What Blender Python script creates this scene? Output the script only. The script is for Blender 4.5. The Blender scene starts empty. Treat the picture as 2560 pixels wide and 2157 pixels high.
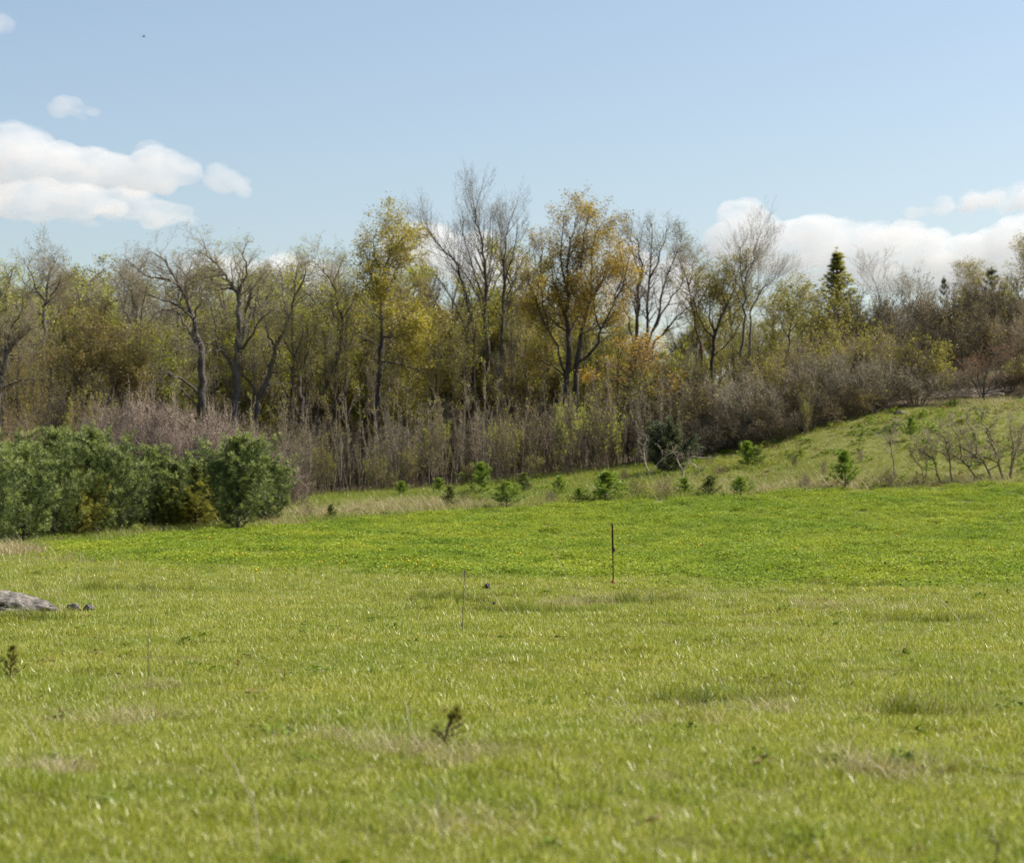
import bpy, math, random
import numpy as np
from mathutils import Vector

# ------------------------------------------------------------------ camera, sky, sun, exposure
SC = bpy.context.scene
COL = SC.collection
F = 5774.0                     # focal length in pixels of the 2560 px wide photograph
HZ = 1258.0                    # pixel row of the horizon
CAMZ = 1.6
cd = bpy.data.cameras.new('camera'); cam = bpy.data.objects.new('camera', cd); COL.objects.link(cam)
cd.sensor_width = 36.0; cd.lens = 36.0*F/2560.0
cd.clip_start = 0.5; cd.clip_end = 30000.0
cam.location = (0, 0, CAMZ)
cam.rotation_euler = (math.radians(90.0) + math.atan((HZ-1078.5)/F), 0, 0)
cd.dof.use_dof = True; cd.dof.focus_distance = 34.0; cd.dof.aperture_fstop = 2.6
SC.camera = cam

SUN_EL, SUN_AZ = math.radians(44), math.radians(74)      # azimuth from +Y towards +X
sdir = Vector((math.cos(SUN_EL)*math.sin(SUN_AZ), math.cos(SUN_EL)*math.cos(SUN_AZ), math.sin(SUN_EL)))
W = bpy.data.worlds.new('World'); SC.world = W; W.use_nodes = True
wn = W.node_tree.nodes; wl = W.node_tree.links
sky = wn.new('ShaderNodeTexSky'); sky.sky_type = 'NISHITA'; sky.sun_disc = False
sky.sun_elevation = SUN_EL; sky.sun_rotation = SUN_AZ
sky.altitude = 0; sky.air_density = 0.97; sky.dust_density = 1.65; sky.ozone_density = 0.0
wn['Background'].inputs['Strength'].default_value = 0.066
wl.new(sky.outputs[0], wn['Background'].inputs['Color'])
ld = bpy.data.lights.new('sun', 'SUN'); ld.energy = 4.4; ld.angle = math.radians(0.53); ld.color = (1.0, 0.955, 0.88)
sun = bpy.data.objects.new('sun', ld); COL.objects.link(sun)
sun.rotation_euler = sdir.to_track_quat('Z', 'Y').to_euler(); sun.location = (30, 20, 60)
SC.view_settings.view_transform = 'Standard'; SC.view_settings.look = 'None'
SC.view_settings.exposure = 1.25; SC.view_settings.gamma = 1.0; SC.view_settings.use_curve_mapping = False
SC.render.engine = 'CYCLES'
SC.cycles.use_denoising = True; SC.cycles.denoiser = 'OPENIMAGEDENOISE'; SC.cycles.denoising_input_passes = 'RGB_ALBEDO_NORMAL'; SC.cycles.denoising_prefilter = 'NONE'
SC.cycles.max_bounces = 10; SC.cycles.diffuse_bounces = 4; SC.cycles.glossy_bounces = 2
SC.cycles.transmission_bounces = 4; SC.cycles.transparent_max_bounces = 8; SC.cycles.volume_bounces = 10
SC.cycles.sample_clamp_indirect = 6.0

# ------------------------------------------------------------------ helpers
RNG = np.random.default_rng(11)
rnd = random.Random(5)

def px(x, y, D):
    """pixel of the photograph + distance along the view axis -> world point"""
    return ((x-1280.0)/F*D, D, CAMZ + (HZ-y)/F*D)
def z1(x, y): return (0.5102*x, 500+0.5102*y)
def z2(x, y): return (700+0.5102*x, 400+0.5102*y)
def z3(x, y): return (1200+0.5102*x, 400+0.5102*y)
def z4(x, y): return (1760+0.5102*x, 400+0.5102*y)
def z5(x, y): return (440+0.18145*x, 780+0.18145*y)
def z6(x, y): return (2180+0.18147*x, 1020+0.18147*y)
def z7(x, y): return (1560+0.14327*x, 1020+0.14327*y)

def vnoise(x, y, seed=0):
    x = np.asarray(x, float); y = np.asarray(y, float)
    xi = np.floor(x).astype(np.int64); yi = np.floor(y).astype(np.int64)
    fx = x-xi; fy = y-yi; fx = fx*fx*(3-2*fx); fy = fy*fy*(3-2*fy)
    def h(a, b):
        n = (a*374761393 + b*668265263 + seed*974711) & 0x7fffffff
        n = ((n ^ (n >> 13))*1274126177) & 0x7fffffff
        return ((n ^ (n >> 16)) & 0xffff)/65535.0
    return (h(xi, yi)*(1-fx)+h(xi+1, yi)*fx)*(1-fy) + (h(xi, yi+1)*(1-fx)+h(xi+1, yi+1)*fx)*fy
def fbm(x, y, seed=0, o=3):
    s = 0; a = 0.5; t = 0
    for k in range(o):
        s = s + a*vnoise(np.asarray(x)*2**k, np.asarray(y)*2**k, seed+k*7); t += a; a *= 0.5
    return s/t

def make_mesh(name, V, faces, mat=None, tone=None, smooth=True):
    V = np.ascontiguousarray(V, dtype=np.float32).reshape(-1, 3)
    me = bpy.data.meshes.new(name)
    me.vertices.add(len(V)); me.vertices.foreach_set('co', V.ravel())
    idx = []; st = []; c = 0
    for f in faces:
        f = np.asarray(f, dtype=np.int32)
        if len(f) == 0: continue
        k = f.shape[1]
        idx.append(f.ravel()); st.append(c + np.arange(len(f), dtype=np.int32)*k); c += f.size
    if idx:
        idx = np.concatenate(idx); st = np.concatenate(st).astype(np.int32)
        me.loops.add(len(idx)); me.loops.foreach_set('vertex_index', idx)
        me.polygons.add(len(st)); me.polygons.foreach_set('loop_start', st)
        me.polygons.foreach_set('use_smooth', np.full(len(st), smooth, dtype=bool))
    if tone is not None:
        a = me.attributes.new('tone', 'FLOAT', 'POINT'); a.data.foreach_set('value', np.asarray(tone, dtype=np.float32))
    me.update(calc_edges=True)
    if mat: me.materials.append(mat)
    return me

def mobj(name, me, parent=None):
    o = bpy.data.objects.new(name, me); COL.objects.link(o)
    if parent: o.parent = parent
    return o
def tag(o, label, cat=None, group=None, kind=None):
    o['label'] = label
    if cat: o['category'] = cat
    if group: o['group'] = group
    if kind: o['kind'] = kind
    return o
def thing(name, label, cat, loc=(0, 0, 0), rz=0.0, scale=(1, 1, 1), group=None, parts=()):
    o = bpy.data.objects.new(name, None); COL.objects.link(o)
    o.empty_display_size = 0.2
    o.location = loc; o.rotation_euler = (0, 0, rz); o.scale = scale
    tag(o, label, cat, group)
    last = {}
    for pn, me in parts:                       # 'trunk/limb' hangs the part under the last part named trunk, 'trunk#2/limb' under the third
        if me is None or not len(me.vertices): continue
        par = o
        if '/' in pn:
            up, pn = pn.split('/'); up, _, k = up.partition('#')
            par = last[up][int(k) if k else -1]
        q = mobj(pn, me, par); last.setdefault(pn, []).append(q)
        if pn in MASS: q['kind'] = 'stuff'
    return o
MASS = {'twigs', 'crown', 'foliage', 'stems', 'branches', 'needles', 'buds', 'thin_branches', 'dead_leaves', 'side_twigs', 'sticks'}     # too fine to pick apart

# ---- materials
def newmat(name):
    m = bpy.data.materials.new(name); m.use_nodes = True
    nt = m.node_tree; b = nt.nodes['Principled BSDF']
    return m, nt, b
def ramp(nt, fac, stops):
    r = nt.nodes.new('ShaderNodeValToRGB')
    while len(r.color_ramp.elements) < len(stops): r.color_ramp.elements.new(0.5)
    for e, (p, c) in zip(r.color_ramp.elements, stops): e.position = p; e.color = (*c, 1)
    nt.links.new(fac, r.inputs[0]); return r.outputs[0]
def leaf_mat(name, stops, transl=0.35, rough=0.5, spec=0.3, inst=0.0, patch=None, pscale=0.35, trmul=(1.15, 1.15, 0.7)):
    """foliage: colour along 'tone' (per leaf), per instance and in patches; part of the light passes through"""
    m, nt, b = newmat(name); N = nt.nodes; L = nt.links
    at = N.new('ShaderNodeAttribute'); at.attribute_name = 'tone'
    fac = at.outputs['Fac']
    if inst:
        oi = N.new('ShaderNodeObjectInfo'); mx = N.new('ShaderNodeMix'); mx.inputs[0].default_value = inst
        L.new(fac, mx.inputs[2]); L.new(oi.outputs['Random'], mx.inputs[3]); fac = mx.outputs[0]
    col = ramp(nt, fac, stops)
    if patch:
        g = N.new('ShaderNodeNewGeometry'); nz = N.new('ShaderNodeTexNoise')
        nz.inputs['Scale'].default_value = pscale; nz.inputs['Detail'].default_value = 4; nz.inputs['Roughness'].default_value = 0.6
        L.new(g.outputs['Position'], nz.inputs['Vector'])
        pf = ramp(nt, nz.outputs['Fac'], [(0.38, (0, 0, 0)), (0.66, (1, 1, 1))])
        mc = N.new('ShaderNodeMix'); mc.data_type = 'RGBA'; mc.blend_type = 'MULTIPLY'; mc.inputs[0].default_value = 1
        pc = N.new('ShaderNodeMix'); pc.data_type = 'RGBA'
        pc.inputs[6].default_value = (*patch[0], 1); pc.inputs[7].default_value = (*patch[1], 1)
        L.new(pf, pc.inputs[0]); L.new(col, mc.inputs[6]); L.new(pc.outputs[2], mc.inputs[7]); col = mc.outputs[2]
    L.new(col, b.inputs['Base Color'])
    b.inputs['Roughness'].default_value = rough; b.inputs['Specular IOR Level'].default_value = spec
    tr = N.new('ShaderNodeBsdfTranslucent'); ml = N.new('ShaderNodeMix'); ml.data_type = 'RGBA'; ml.blend_type = 'MULTIPLY'
    ml.inputs[0].default_value = 1; ml.inputs[7].default_value = (*trmul, 1); L.new(col, ml.inputs[6]); L.new(ml.outputs[2], tr.inputs[0])
    ms = N.new('ShaderNodeMixShader'); ms.inputs[0].default_value = transl
    L.new(b.outputs[0], ms.inputs[1]); L.new(tr.outputs[0], ms.inputs[2])
    L.new(ms.outputs[0], N['Material Output'].inputs['Surface'])
    return m
def noise_mat(name, stops, scale=3.0, rough=0.9, bump=0.0, detail=5, stretch=(1, 1, 1), spec=0.2, coord='Object'):
    m, nt, b = newmat(name); N = nt.nodes; L = nt.links
    tc = N.new('ShaderNodeTexCoord'); mp = N.new('ShaderNodeMapping'); mp.inputs['Scale'].default_value = stretch
    nz = N.new('ShaderNodeTexNoise'); nz.inputs['Scale'].default_value = scale; nz.inputs['Detail'].default_value = detail
    nz.inputs['Roughness'].default_value = 0.65
    L.new(tc.outputs[coord], mp.inputs[0]); L.new(mp.outputs[0], nz.inputs['Vector'])
    L.new(ramp(nt, nz.outputs['Fac'], stops), b.inputs['Base Color'])
    b.inputs['Roughness'].default_value = rough; b.inputs['Specular IOR Level'].default_value = spec
    if bump:
        bp = N.new('ShaderNodeBump'); bp.inputs['Strength'].default_value = bump; bp.inputs['Distance'].default_value = 0.05
        L.new(nz.outputs['Fac'], bp.inputs['Height']); L.new(bp.outputs[0], b.inputs['Normal'])
    return m

M = {}
M['bark_grey'] = noise_mat('bark_grey', [(0.3, (0.044, 0.037, 0.034)), (0.7, (0.163, 0.144, 0.125))], 6, bump=0.6, stretch=(0.800, 0.800, 0.312))
M['bark_dark'] = noise_mat('bark_dark', [(0.3, (0.027, 0.022, 0.019)), (0.7, (0.106, 0.088, 0.073))], 6, bump=0.6, stretch=(0.800, 0.800, 0.312))
M['bark_red'] = noise_mat('bark_red', [(0.3, (0.06, 0.032, 0.022)), (0.7, (0.16, 0.09, 0.06))], 6, bump=0.5, stretch=(1, 1, 0.25))
M['twig_grey'] = noise_mat('twig_grey', [(0.3, (0.13, 0.108, 0.077)), (0.7, (0.28, 0.235, 0.17))], 2)
M['twig_brown'] = noise_mat('twig_brown', [(0.3, (0.115, 0.087, 0.054)), (0.7, (0.25, 0.195, 0.128))], 2)
M['twig_dark'] = noise_mat('twig_dark', [(0.3, (0.075, 0.06, 0.041)), (0.7, (0.18, 0.145, 0.10))], 2)
M['twig_pink'] = noise_mat('twig_pink', [(0.3, (0.17, 0.127, 0.097)), (0.7, (0.33, 0.258, 0.205))], 3)
M['twig_pale'] = noise_mat('twig_pale', [(0.3, (0.297, 0.243, 0.189)), (0.7, (0.567, 0.486, 0.392))], 3)
def lm(n, a, b, c, **k): M[n] = leaf_mat(n, [(0.0, a), (0.55, b), (1.0, c)], **k)
lm('leaf_yellowgreen', (0.17, 0.185, 0.026), (0.31, 0.32, 0.046), (0.48, 0.45, 0.08), transl=0.5)
lm('leaf_lime', (0.189, 0.230, 0.034), (0.338, 0.365, 0.061), (0.499, 0.499, 0.115), transl=0.45)
lm('leaf_gold', (0.18, 0.15, 0.02), (0.29, 0.245, 0.035), (0.40, 0.345, 0.07), transl=0.45)
lm('leaf_orange', (0.19, 0.13, 0.018), (0.31, 0.22, 0.03), (0.42, 0.315, 0.06), transl=0.45)
lm('leaf_spray', (0.24, 0.14, 0.015), (0.40, 0.245, 0.028), (0.52, 0.35, 0.06), transl=0.45)
lm('leaf_olive', (0.15, 0.14, 0.026), (0.245, 0.225, 0.042), (0.35, 0.32, 0.07), transl=0.45)
lm('leaf_brown', (0.135, 0.105, 0.03), (0.215, 0.17, 0.05), (0.30, 0.245, 0.08), transl=0.4)
lm('leaf_bud', (0.162, 0.142, 0.061), (0.257, 0.230, 0.095), (0.351, 0.324, 0.135), transl=0.35)
lm('leaf_red', (0.12, 0.05, 0.03), (0.2, 0.085, 0.045), (0.28, 0.13, 0.07), transl=0.35)
lm('needle_pine', (0.05, 0.075, 0.025), (0.19, 0.235, 0.072), (0.44, 0.47, 0.16), transl=0.15, rough=0.5)
lm('needle_dark', (0.035, 0.048, 0.028), (0.09, 0.108, 0.055), (0.24, 0.25, 0.11), transl=0.12, rough=0.45)  # palest stop puts highlights into the needle colour
lm('needle_bright', (0.09, 0.15, 0.015), (0.185, 0.265, 0.032), (0.30, 0.38, 0.06), transl=0.25, rough=0.5)
lm('needle_dull', (0.075, 0.10, 0.025), (0.15, 0.175, 0.045), (0.24, 0.255, 0.08), transl=0.25, rough=0.5)
lm('needle_olive', (0.13, 0.13, 0.028), (0.26, 0.25, 0.055), (0.40, 0.38, 0.10), transl=0.35, rough=0.55)
lm('needle_cedar', (0.09, 0.085, 0.016), (0.17, 0.155, 0.027), (0.27, 0.245, 0.05), transl=0.2, rough=0.5)
# ------------------------------------------------------------------ terrain
ctrl = []
for D in (0, 8, 16, 26, 36, 44):
    for s in (-1.4, -0.6, 0, 0.6, 1.4):
        ctrl.append((s*max(0.2217*D, 6), D, 0.0))
def cp(x, y, D): p = px(x, y, D); ctrl.append((p[0], D, p[2]))
for a in [(130, 1360, 70), (400, 1338, 75), (700, 1318, 80), (1000, 1290, 84), (1300, 1270, 87), (1800, 1240, 89), (2200, 1224, 90), (2560, 1210, 90), (3000, 1190, 90), (-400, 1385, 70),
          (750, 1250, 105), (1000, 1235, 106), (1400, 1194, 107), (1700, 1158, 107), (2000, 1085, 108), (2200, 1034, 110), (2400, 1010, 112), (2560, 1000, 114), (3000, 970, 116),
          (400, 1262, 104), (0, 1270, 104), (-500, 1275, 104),
          (2560, 830, 135), (2300, 870, 132), (2050, 970, 130), (1700, 1110, 130), (1300, 1170, 130), (900, 1205, 130), (400, 1225, 130), (-300, 1230, 130), (3000, 790, 135),
          (2560, 880, 185), (1900, 1010, 185), (1280, 1130, 185), (500, 1180, 185), (-200, 1190, 185), (3000, 850, 185)]:
    cp(*a)
C = np.array(ctrl)
def _phi(r2): return 0.5*r2*np.log(r2+1e-9)
_P = C[:, :2]/50.0
_n = len(C)
_A = np.zeros((_n+3, _n+3))
_A[:_n, :_n] = _phi(((_P[:, None]-_P[None])**2).sum(-1)) + np.eye(_n)*0.004
_A[:_n, _n:] = np.c_[np.ones(_n), _P]; _A[_n:, :_n] = _A[:_n, _n:].T
_w = np.linalg.solve(_A, np.r_[C[:, 2], 0, 0, 0])
def hz(x, y):
    x = np.atleast_1d(np.asarray(x, float)); y = np.atleast_1d(np.asarray(y, float))
    xc = np.clip(x, -75, 75); yc = np.clip(y, -5, 190)
    q = np.stack([xc, yc], -1)/50.0
    out = np.empty(len(q))
    for i in range(0, len(q), 20000):
        s = q[i:i+20000]
        out[i:i+20000] = _phi(((s[:, None]-_P[None])**2).sum(-1))@_w[:_n] + _w[_n] + s@_w[_n+1:]
    near = np.clip((110-yc)/60, 0.25, 1)
    out += near*(0.16*(fbm(xc*0.16+40, yc*0.16, 3)-0.5) + 0.10*(fbm(xc*0.55, yc*0.55+9, 5)-0.5) + np.clip((62-yc)/10, 0, 1)*0.10*np.clip(fbm(xc*0.8+3, yc*1.1, 8)-0.56, 0, 1)*3)
    return out
def h1(x, y): return float(hz(x, y)[0])
def ground_px(x, y, dmin=7.0, dmax=135.0):
    """where the ray through a pixel meets the ground"""
    Ds = np.concatenate([np.arange(dmin, 60, 0.15), np.arange(60, dmax, 0.4)])
    X = (x-1280.0)/F*Ds; Z = CAMZ+(HZ-y)/F*Ds
    d = Z-hz(X, Ds); k = np.argmax(d < 0)
    if d[k] >= 0: k = len(Ds)-1
    return Vector((X[k], Ds[k], h1(X[k], Ds[k])))

xs = np.concatenate([[-6000, -2500, -1200, -600, -300, -150, -100], np.arange(-75, -20, 1.0), np.arange(-20, 24, 0.5), np.arange(24, 76, 1.0), [100, 150, 300, 600, 1200, 2500, 6000]])
ys = np.concatenate([[-3000, -800, -200, -60, -20], np.arange(-5, 55, 0.5), np.arange(55, 135, 0.8), np.arange(135, 191, 2.0), [220, 300, 500, 900, 2000, 5000, 9000]])
GX, GY = np.meshgrid(xs, ys)
GZ = hz(GX.ravel(), GY.ravel()).reshape(GX.shape)
nx, ny = len(xs), len(ys)
VI = np.arange(nx*ny).reshape(ny, nx)
cells = np.stack([VI[:-1, :-1], VI[:-1, 1:], VI[1:, 1:], VI[1:, :-1]], -1).reshape(-1, 4)
GV = np.stack([GX, GY, GZ], -1).reshape(-1, 3)
cc = GV[cells].mean(1)

near_edge = [(-300, 1368), (60, 1376), (250, 1412), (640, 1428), (1200, 1446), (1900, 1462), (2560, 1470), (3000, 1478)]
far_edge = [(3000, 1192), (2560, 1211), (2200, 1225), (1800, 1242), (1300, 1271), (1000, 1291), (700, 1321), (400, 1342), (130, 1362)]
fpoly = np.array([ground_px(x, y)[:2] for x, y in near_edge+far_edge])
def inside(x, y, poly=None):
    p = fpoly if poly is None else poly
    x = np.asarray(x); y = np.asarray(y); r = np.zeros(x.shape, bool); j = len(p)-1
    for i in range(len(p)):
        xi, yi = p[i]; xj, yj = p[j]
        with np.errstate(divide='ignore', invalid='ignore'):
            c = ((yi > y) != (yj > y)) & (x < (xj-xi)*(y-yi)/(yj-yi)+xi)
        r ^= c; j = i
    return r
def jit(x, y, a=None):      # ragged field edge, most so on the near side
    if a is None: a = np.clip((70-np.asarray(y))/12, .25, 1.5)
    return x+a*(fbm(x*0.9, y*0.9, 21)-0.5)*2, y+a*3*(fbm(x*0.7+7, y*0.7, 23)-0.5)*2

M['shade_thatch'] = noise_mat('shade_thatch', [(0.25, (0.085, 0.088, 0.014)), (0.5, (0.125, 0.125, 0.022)), (0.75, (0.19, 0.17, 0.06))], 22, detail=6, bump=0.8)  # thatch colour darkened so bare gaps between tufts read as shade
M['field_soil'] = noise_mat('field_soil', [(0.3, (0.07, 0.08, 0.01)), (0.7, (0.12, 0.135, 0.014))], 2.2, detail=8, bump=0.7)
M['litter'] = noise_mat('litter', [(0.3, (0.06, 0.043, 0.027)), (0.7, (0.15, 0.11, 0.07))], 2.0, detail=8, bump=0.7)
infield = inside(*jit(cc[:, 0], cc[:, 1], 0.2))
wood_edge_px = [(-600, 1300), (0, 1285), (560, 1262), (750, 1250), (1000, 1236), (1400, 1196), (1700, 1160), (2000, 1086), (2200, 1036), (2400, 1012), (2560, 1002), (3000, 975)]
we = np.array([ground_px(x, y)[:2] for x, y in wood_edge_px])
we = we[np.argsort(we[:, 0])]
def wood_y(x): return np.interp(x, we[:, 0], we[:, 1])
inwood = cc[:, 1] > wood_y(cc[:, 0])+0.5
tag(mobj('meadow', make_mesh('meadow', GV, [cells[~inwood]], M['shade_thatch'])), 'rough grass meadow running up a gentle slope to the wood', kind='structure')
tag(mobj('woodland_floor', make_mesh('woodland_floor', GV, [cells[inwood]], M['litter'])), 'brown leaf-littered ground under the trees', kind='structure')
tag(mobj('crop_field', make_mesh('crop_field', GV+[0, 0, 0.006], [cells[infield]], M['field_soil'])), 'bright green sown field beyond the meadow', kind='structure')

# ------------------------------------------------------------------ ground vegetation (uncountable: instanced tufts)
def blades(n, rad, lmin, lmax, w, lean, seed, flat=0.0, bend=0.5):
    r = np.random.default_rng(seed)
    a = r.uniform(0, 2*np.pi, n); q = rad*np.sqrt(r.uniform(0, 1, n))
    base = np.stack([q*np.cos(a), q*np.sin(a), np.full(n, -0.02)], -1)
    L = r.uniform(lmin, lmax, n)
    b = r.uniform(0, 2*np.pi, n); t = np.abs(r.normal(0, lean, n))+flat
    t = np.clip(t, 0, 1.45)
    d0 = np.stack([np.sin(t)*np.cos(b), np.sin(t)*np.sin(b), np.cos(t)], -1)
    t2 = np.clip(t+r.uniform(0.1, 1.0, n)*bend, 0, 1.7)
    d1 = np.stack([np.sin(t2)*np.cos(b), np.sin(t2)*np.sin(b), np.cos(t2)], -1)
    fa = r.uniform(0, 2*np.pi, n)
    s = np.stack([np.cos(fa), np.sin(fa), np.zeros(n)], -1)*(w*r.uniform(0.6, 1.3, n))[:, None]/2
    m = base+d0*(L*0.5)[:, None]; tip = m+d1*(L*0.5)[:, None]
    V = np.stack([base-s, base+s, m+s*0.9, m-s*0.9, tip], 1).reshape(-1, 3)
    i = np.arange(n)[:, None]*5
    return V, i+np.array([[0, 1, 2, 3]]), i+np.array([[3, 2, 4]]), np.repeat(r.uniform(0, 1, n), 5)
def tuft(name, mat, *a, **k):
    V, q, t, tone = blades(*a, **k)
    return bpy.data.objects.new(name, make_mesh(name, V, [q, t], mat, tone))
def leafclump(name, mat, n, rad, hgt, ls, seed):
    r = np.random.default_rng(seed)
    a = r.uniform(0, 2*np.pi, n); q = rad*np.sqrt(r.uniform(0, 1, n))
    c = np.stack([q*np.cos(a), q*np.sin(a), hgt*r.uniform(0.25, 1, n)*(1-0.5*(q/rad)**2)], -1)
    V, fc = leaf_quads(c, ls, r, up=0.8)
    return bpy.data.objects.new(name, make_mesh(name, V, [fc], mat, np.repeat(r.uniform(0, 1, n), 4), smooth=False))
def leaf_quads(c, size, r, up=0.0, asp=0.6):
    n = len(c)
    a = r.normal(size=(n, 3)); a[:, 2] *= (1-up*0.7)
    a /= np.linalg.norm(a, axis=1)[:, None]
    nn = r.normal(size=(n, 3)); nn[:, 2] += up*2.5
    b = np.cross(nn, a); b /= (np.linalg.norm(b, axis=1)[:, None]+1e-9)
    s = (size*r.uniform(0.6, 1.3, n))[:, None]
    V = np.stack([c-a*s*0.5, c+b*s*asp*0.5, c+a*s*0.5, c-b*s*asp*0.5], 1).reshape(-1, 3)
    return V, np.arange(n)[:, None]*4+np.array([[0, 1, 2, 3]])

def scatter(name, P, rotz, tilt, scl, idx, variants, label):
    n = len(P)
    me = make_mesh(name, P, [])
    rot = np.stack([tilt*np.cos(rotz*3), tilt*np.sin(rotz*3), rotz], -1).astype(np.float32)
    a = me.attributes.new('rot', 'FLOAT_VECTOR', 'POINT'); a.data.foreach_set('vector', rot.ravel())
    a = me.attributes.new('scl', 'FLOAT', 'POINT'); a.data.foreach_set('value', scl.astype(np.float32))
    a = me.attributes.new('idx', 'INT', 'POINT'); a.data.foreach_set('value', idx.astype(np.int32))
    o = mobj(name, me); tag(o, label, kind='stuff')
    ng = bpy.data.node_groups.new(name, 'GeometryNodeTree')
    ng.interface.new_socket('Geometry', in_out='INPUT', socket_type='NodeSocketGeometry')
    ng.interface.new_socket('Geometry', in_out='OUTPUT', socket_type='NodeSocketGeometry')
    N = ng.nodes; L = ng.links
    gi = N.new('NodeGroupInput'); go = N.new('NodeGroupOutput'); ip = N.new('GeometryNodeInstanceOnPoints')
    jn = N.new('GeometryNodeJoinGeometry')
    for v in variants:
        oi = N.new('GeometryNodeObjectInfo'); oi.inputs['Object'].default_value = v; oi.inputs['As Instance'].default_value = True
        L.new(oi.outputs['Geometry'], jn.inputs[0])
    def na(nm, ty):
        q = N.new('GeometryNodeInputNamedAttribute'); q.data_type = ty; q.inputs['Name'].default_value = nm
        return q.outputs['Attribute']
    L.new(gi.outputs[0], ip.inputs['Points']); L.new(jn.outputs[0], ip.inputs['Instance'])
    ip.inputs['Pick Instance'].default_value = True
    L.new(na('idx', 'INT'), ip.inputs['Instance Index']); L.new(na('rot', 'FLOAT_VECTOR'), ip.inputs['Rotation'])
    L.new(na('scl', 'FLOAT'), ip.inputs['Scale']); L.new(ip.outputs[0], go.inputs[0])
    o.modifiers.new('scatter', 'NODES').node_group = ng
    return o
def wedge(D0, D1, dens, margin=1.3, extra=1.5):
    """random ground points in the stretch of land the camera overlooks"""
    w1 = 0.2217*D1*margin+extra
    n = int(2*w1*(D1-D0)*dens)
    x = RNG.uniform(-w1, w1, n); y = RNG.uniform(D0, D1, n)
    k = np.abs(x) < 0.2217*y*margin+extra
    return x[k], y[k]

gcol = [(0.0, (0.15, 0.18, 0.012)), (0.42, (0.24, 0.265, 0.024)), (0.72, (0.31, 0.32, 0.055)), (0.88, (0.60, 0.55, 0.25))]  # pale straw blades at the top stop double as painted glint flecks
M['grass'] = leaf_mat('grass', gcol, transl=0.38, rough=0.42, spec=0.45, inst=0.25, patch=((0.84, 0.92, 0.85), (1.08, 1.04, 1.1)), pscale=0.35)
M['rough_grass'] = leaf_mat('rough_grass', [(0.0, (0.13, 0.16, 0.016)), (0.5, (0.225, 0.25, 0.033)), (1.0, (0.35, 0.35, 0.12))], transl=0.35, rough=0.45, spec=0.4, inst=0.45, patch=((0.8, 0.9, 0.8), (1.1, 1.05, 1.1)), pscale=0.2)
M['straw'] = leaf_mat('straw', [(0.0, (0.22, 0.175, 0.09)), (0.5, (0.36, 0.30, 0.175)), (1.0, (0.55, 0.48, 0.32))], transl=0.25, rough=0.6, spec=0.2, inst=0.3)
M['crop'] = leaf_mat('crop', [(0.0, (0.118, 0.16, 0.012)), (0.5, (0.235, 0.288, 0.024)), (1.0, (0.34, 0.38, 0.055))], transl=0.35, rough=0.62, spec=0.15, inst=0.45, patch=((0.68, 0.8, 0.9), (1.1, 1.05, 1.15)), pscale=0.3)

gv = [tuft('grass_tuft', M['grass'], 70, 0.14, 0.03, 0.085, 0.0052, 0.65, 100+i) for i in range(5)]
rv = [tuft('rough_tuft', M['rough_grass'], 30, 0.22, 0.14, 0.42, 0.012, 0.45, 200+i) for i in range(4)]
sv = [tuft('straw_tuft', M['straw'], 22, 0.20, 0.14, 0.42, 0.006, 0.5, 300+i, flat=0.45) for i in range(4)]
cv = [leafclump('crop_clump', M['crop'], 90, 0.26, 0.17, 0.05, 400+i) for i in range(5)]

X = []; Y = []; S = []
for D0, D1, dens, s in [(7.5, 18, 150, 0.9), (18, 30, 105, 1.0), (30, 42, 66, 1.15), (42, 64, 42, 1.35)]:
    x, y = wedge(D0, D1, dens); X.append(x); Y.append(y); S.append(np.full(len(x), s))
X = np.concatenate(X); Y = np.concatenate(Y); S = np.concatenate(S)
yn = np.interp(X, *[fpoly[:8][np.argsort(fpoly[:8, 0])][:, i] for i in (0, 1)])
dd = Y-yn+2.2*(fbm(X*0.6, Y*0.6, 51)-0.5)*2
k = (~inside(*jit(X, Y))) & (Y < yn+18) | ((dd < 11) & (RNG.uniform(size=len(X)) < 0.85*np.clip(1-dd/11, 0, 1)))
X, Y, S = X[k], Y[k], S[k]
hum = fbm(X*0.9, Y*0.55, 61, 3)
S = S*RNG.uniform(0.75, 1.25, len(X))*(0.78+0.55*hum)
n = len(X)
scatter('meadow_grass', np.stack([X, Y, hz(X, Y)], -1), RNG.uniform(0, 6.28, n), RNG.uniform(0, 0.25, n), S, RNG.integers(0, 5, n), gv, 'short sunlit yellow-green grass covering the foreground meadow')

# rough pasture between the field and the wood, and around the pines
x, y = wedge(58, 122, 16, 1.2, 3)
k = (~inside(*jit(x, y))) & (y < wood_y(x)+2) & (y > np.interp(x, fpoly[:8, 0], fpoly[:8, 1]))
x, y = x[k], y[k]; n = len(x)
ht = fbm(x*0.25, y*0.25, 81)
hillp = np.clip((x-6)/8, 0, 1)
scatter('pasture_grass', np.stack([x, y, hz(x, y)], -1), RNG.uniform(0, 6.28, n), RNG.uniform(0, 0.25, n), (0.45+0.9*ht)*RNG.uniform(0.7, 1.2, n)*(1-0.45*hillp), RNG.integers(0, 4, n), rv, 'uneven pale green rough grass on the slope below the wood')

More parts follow.
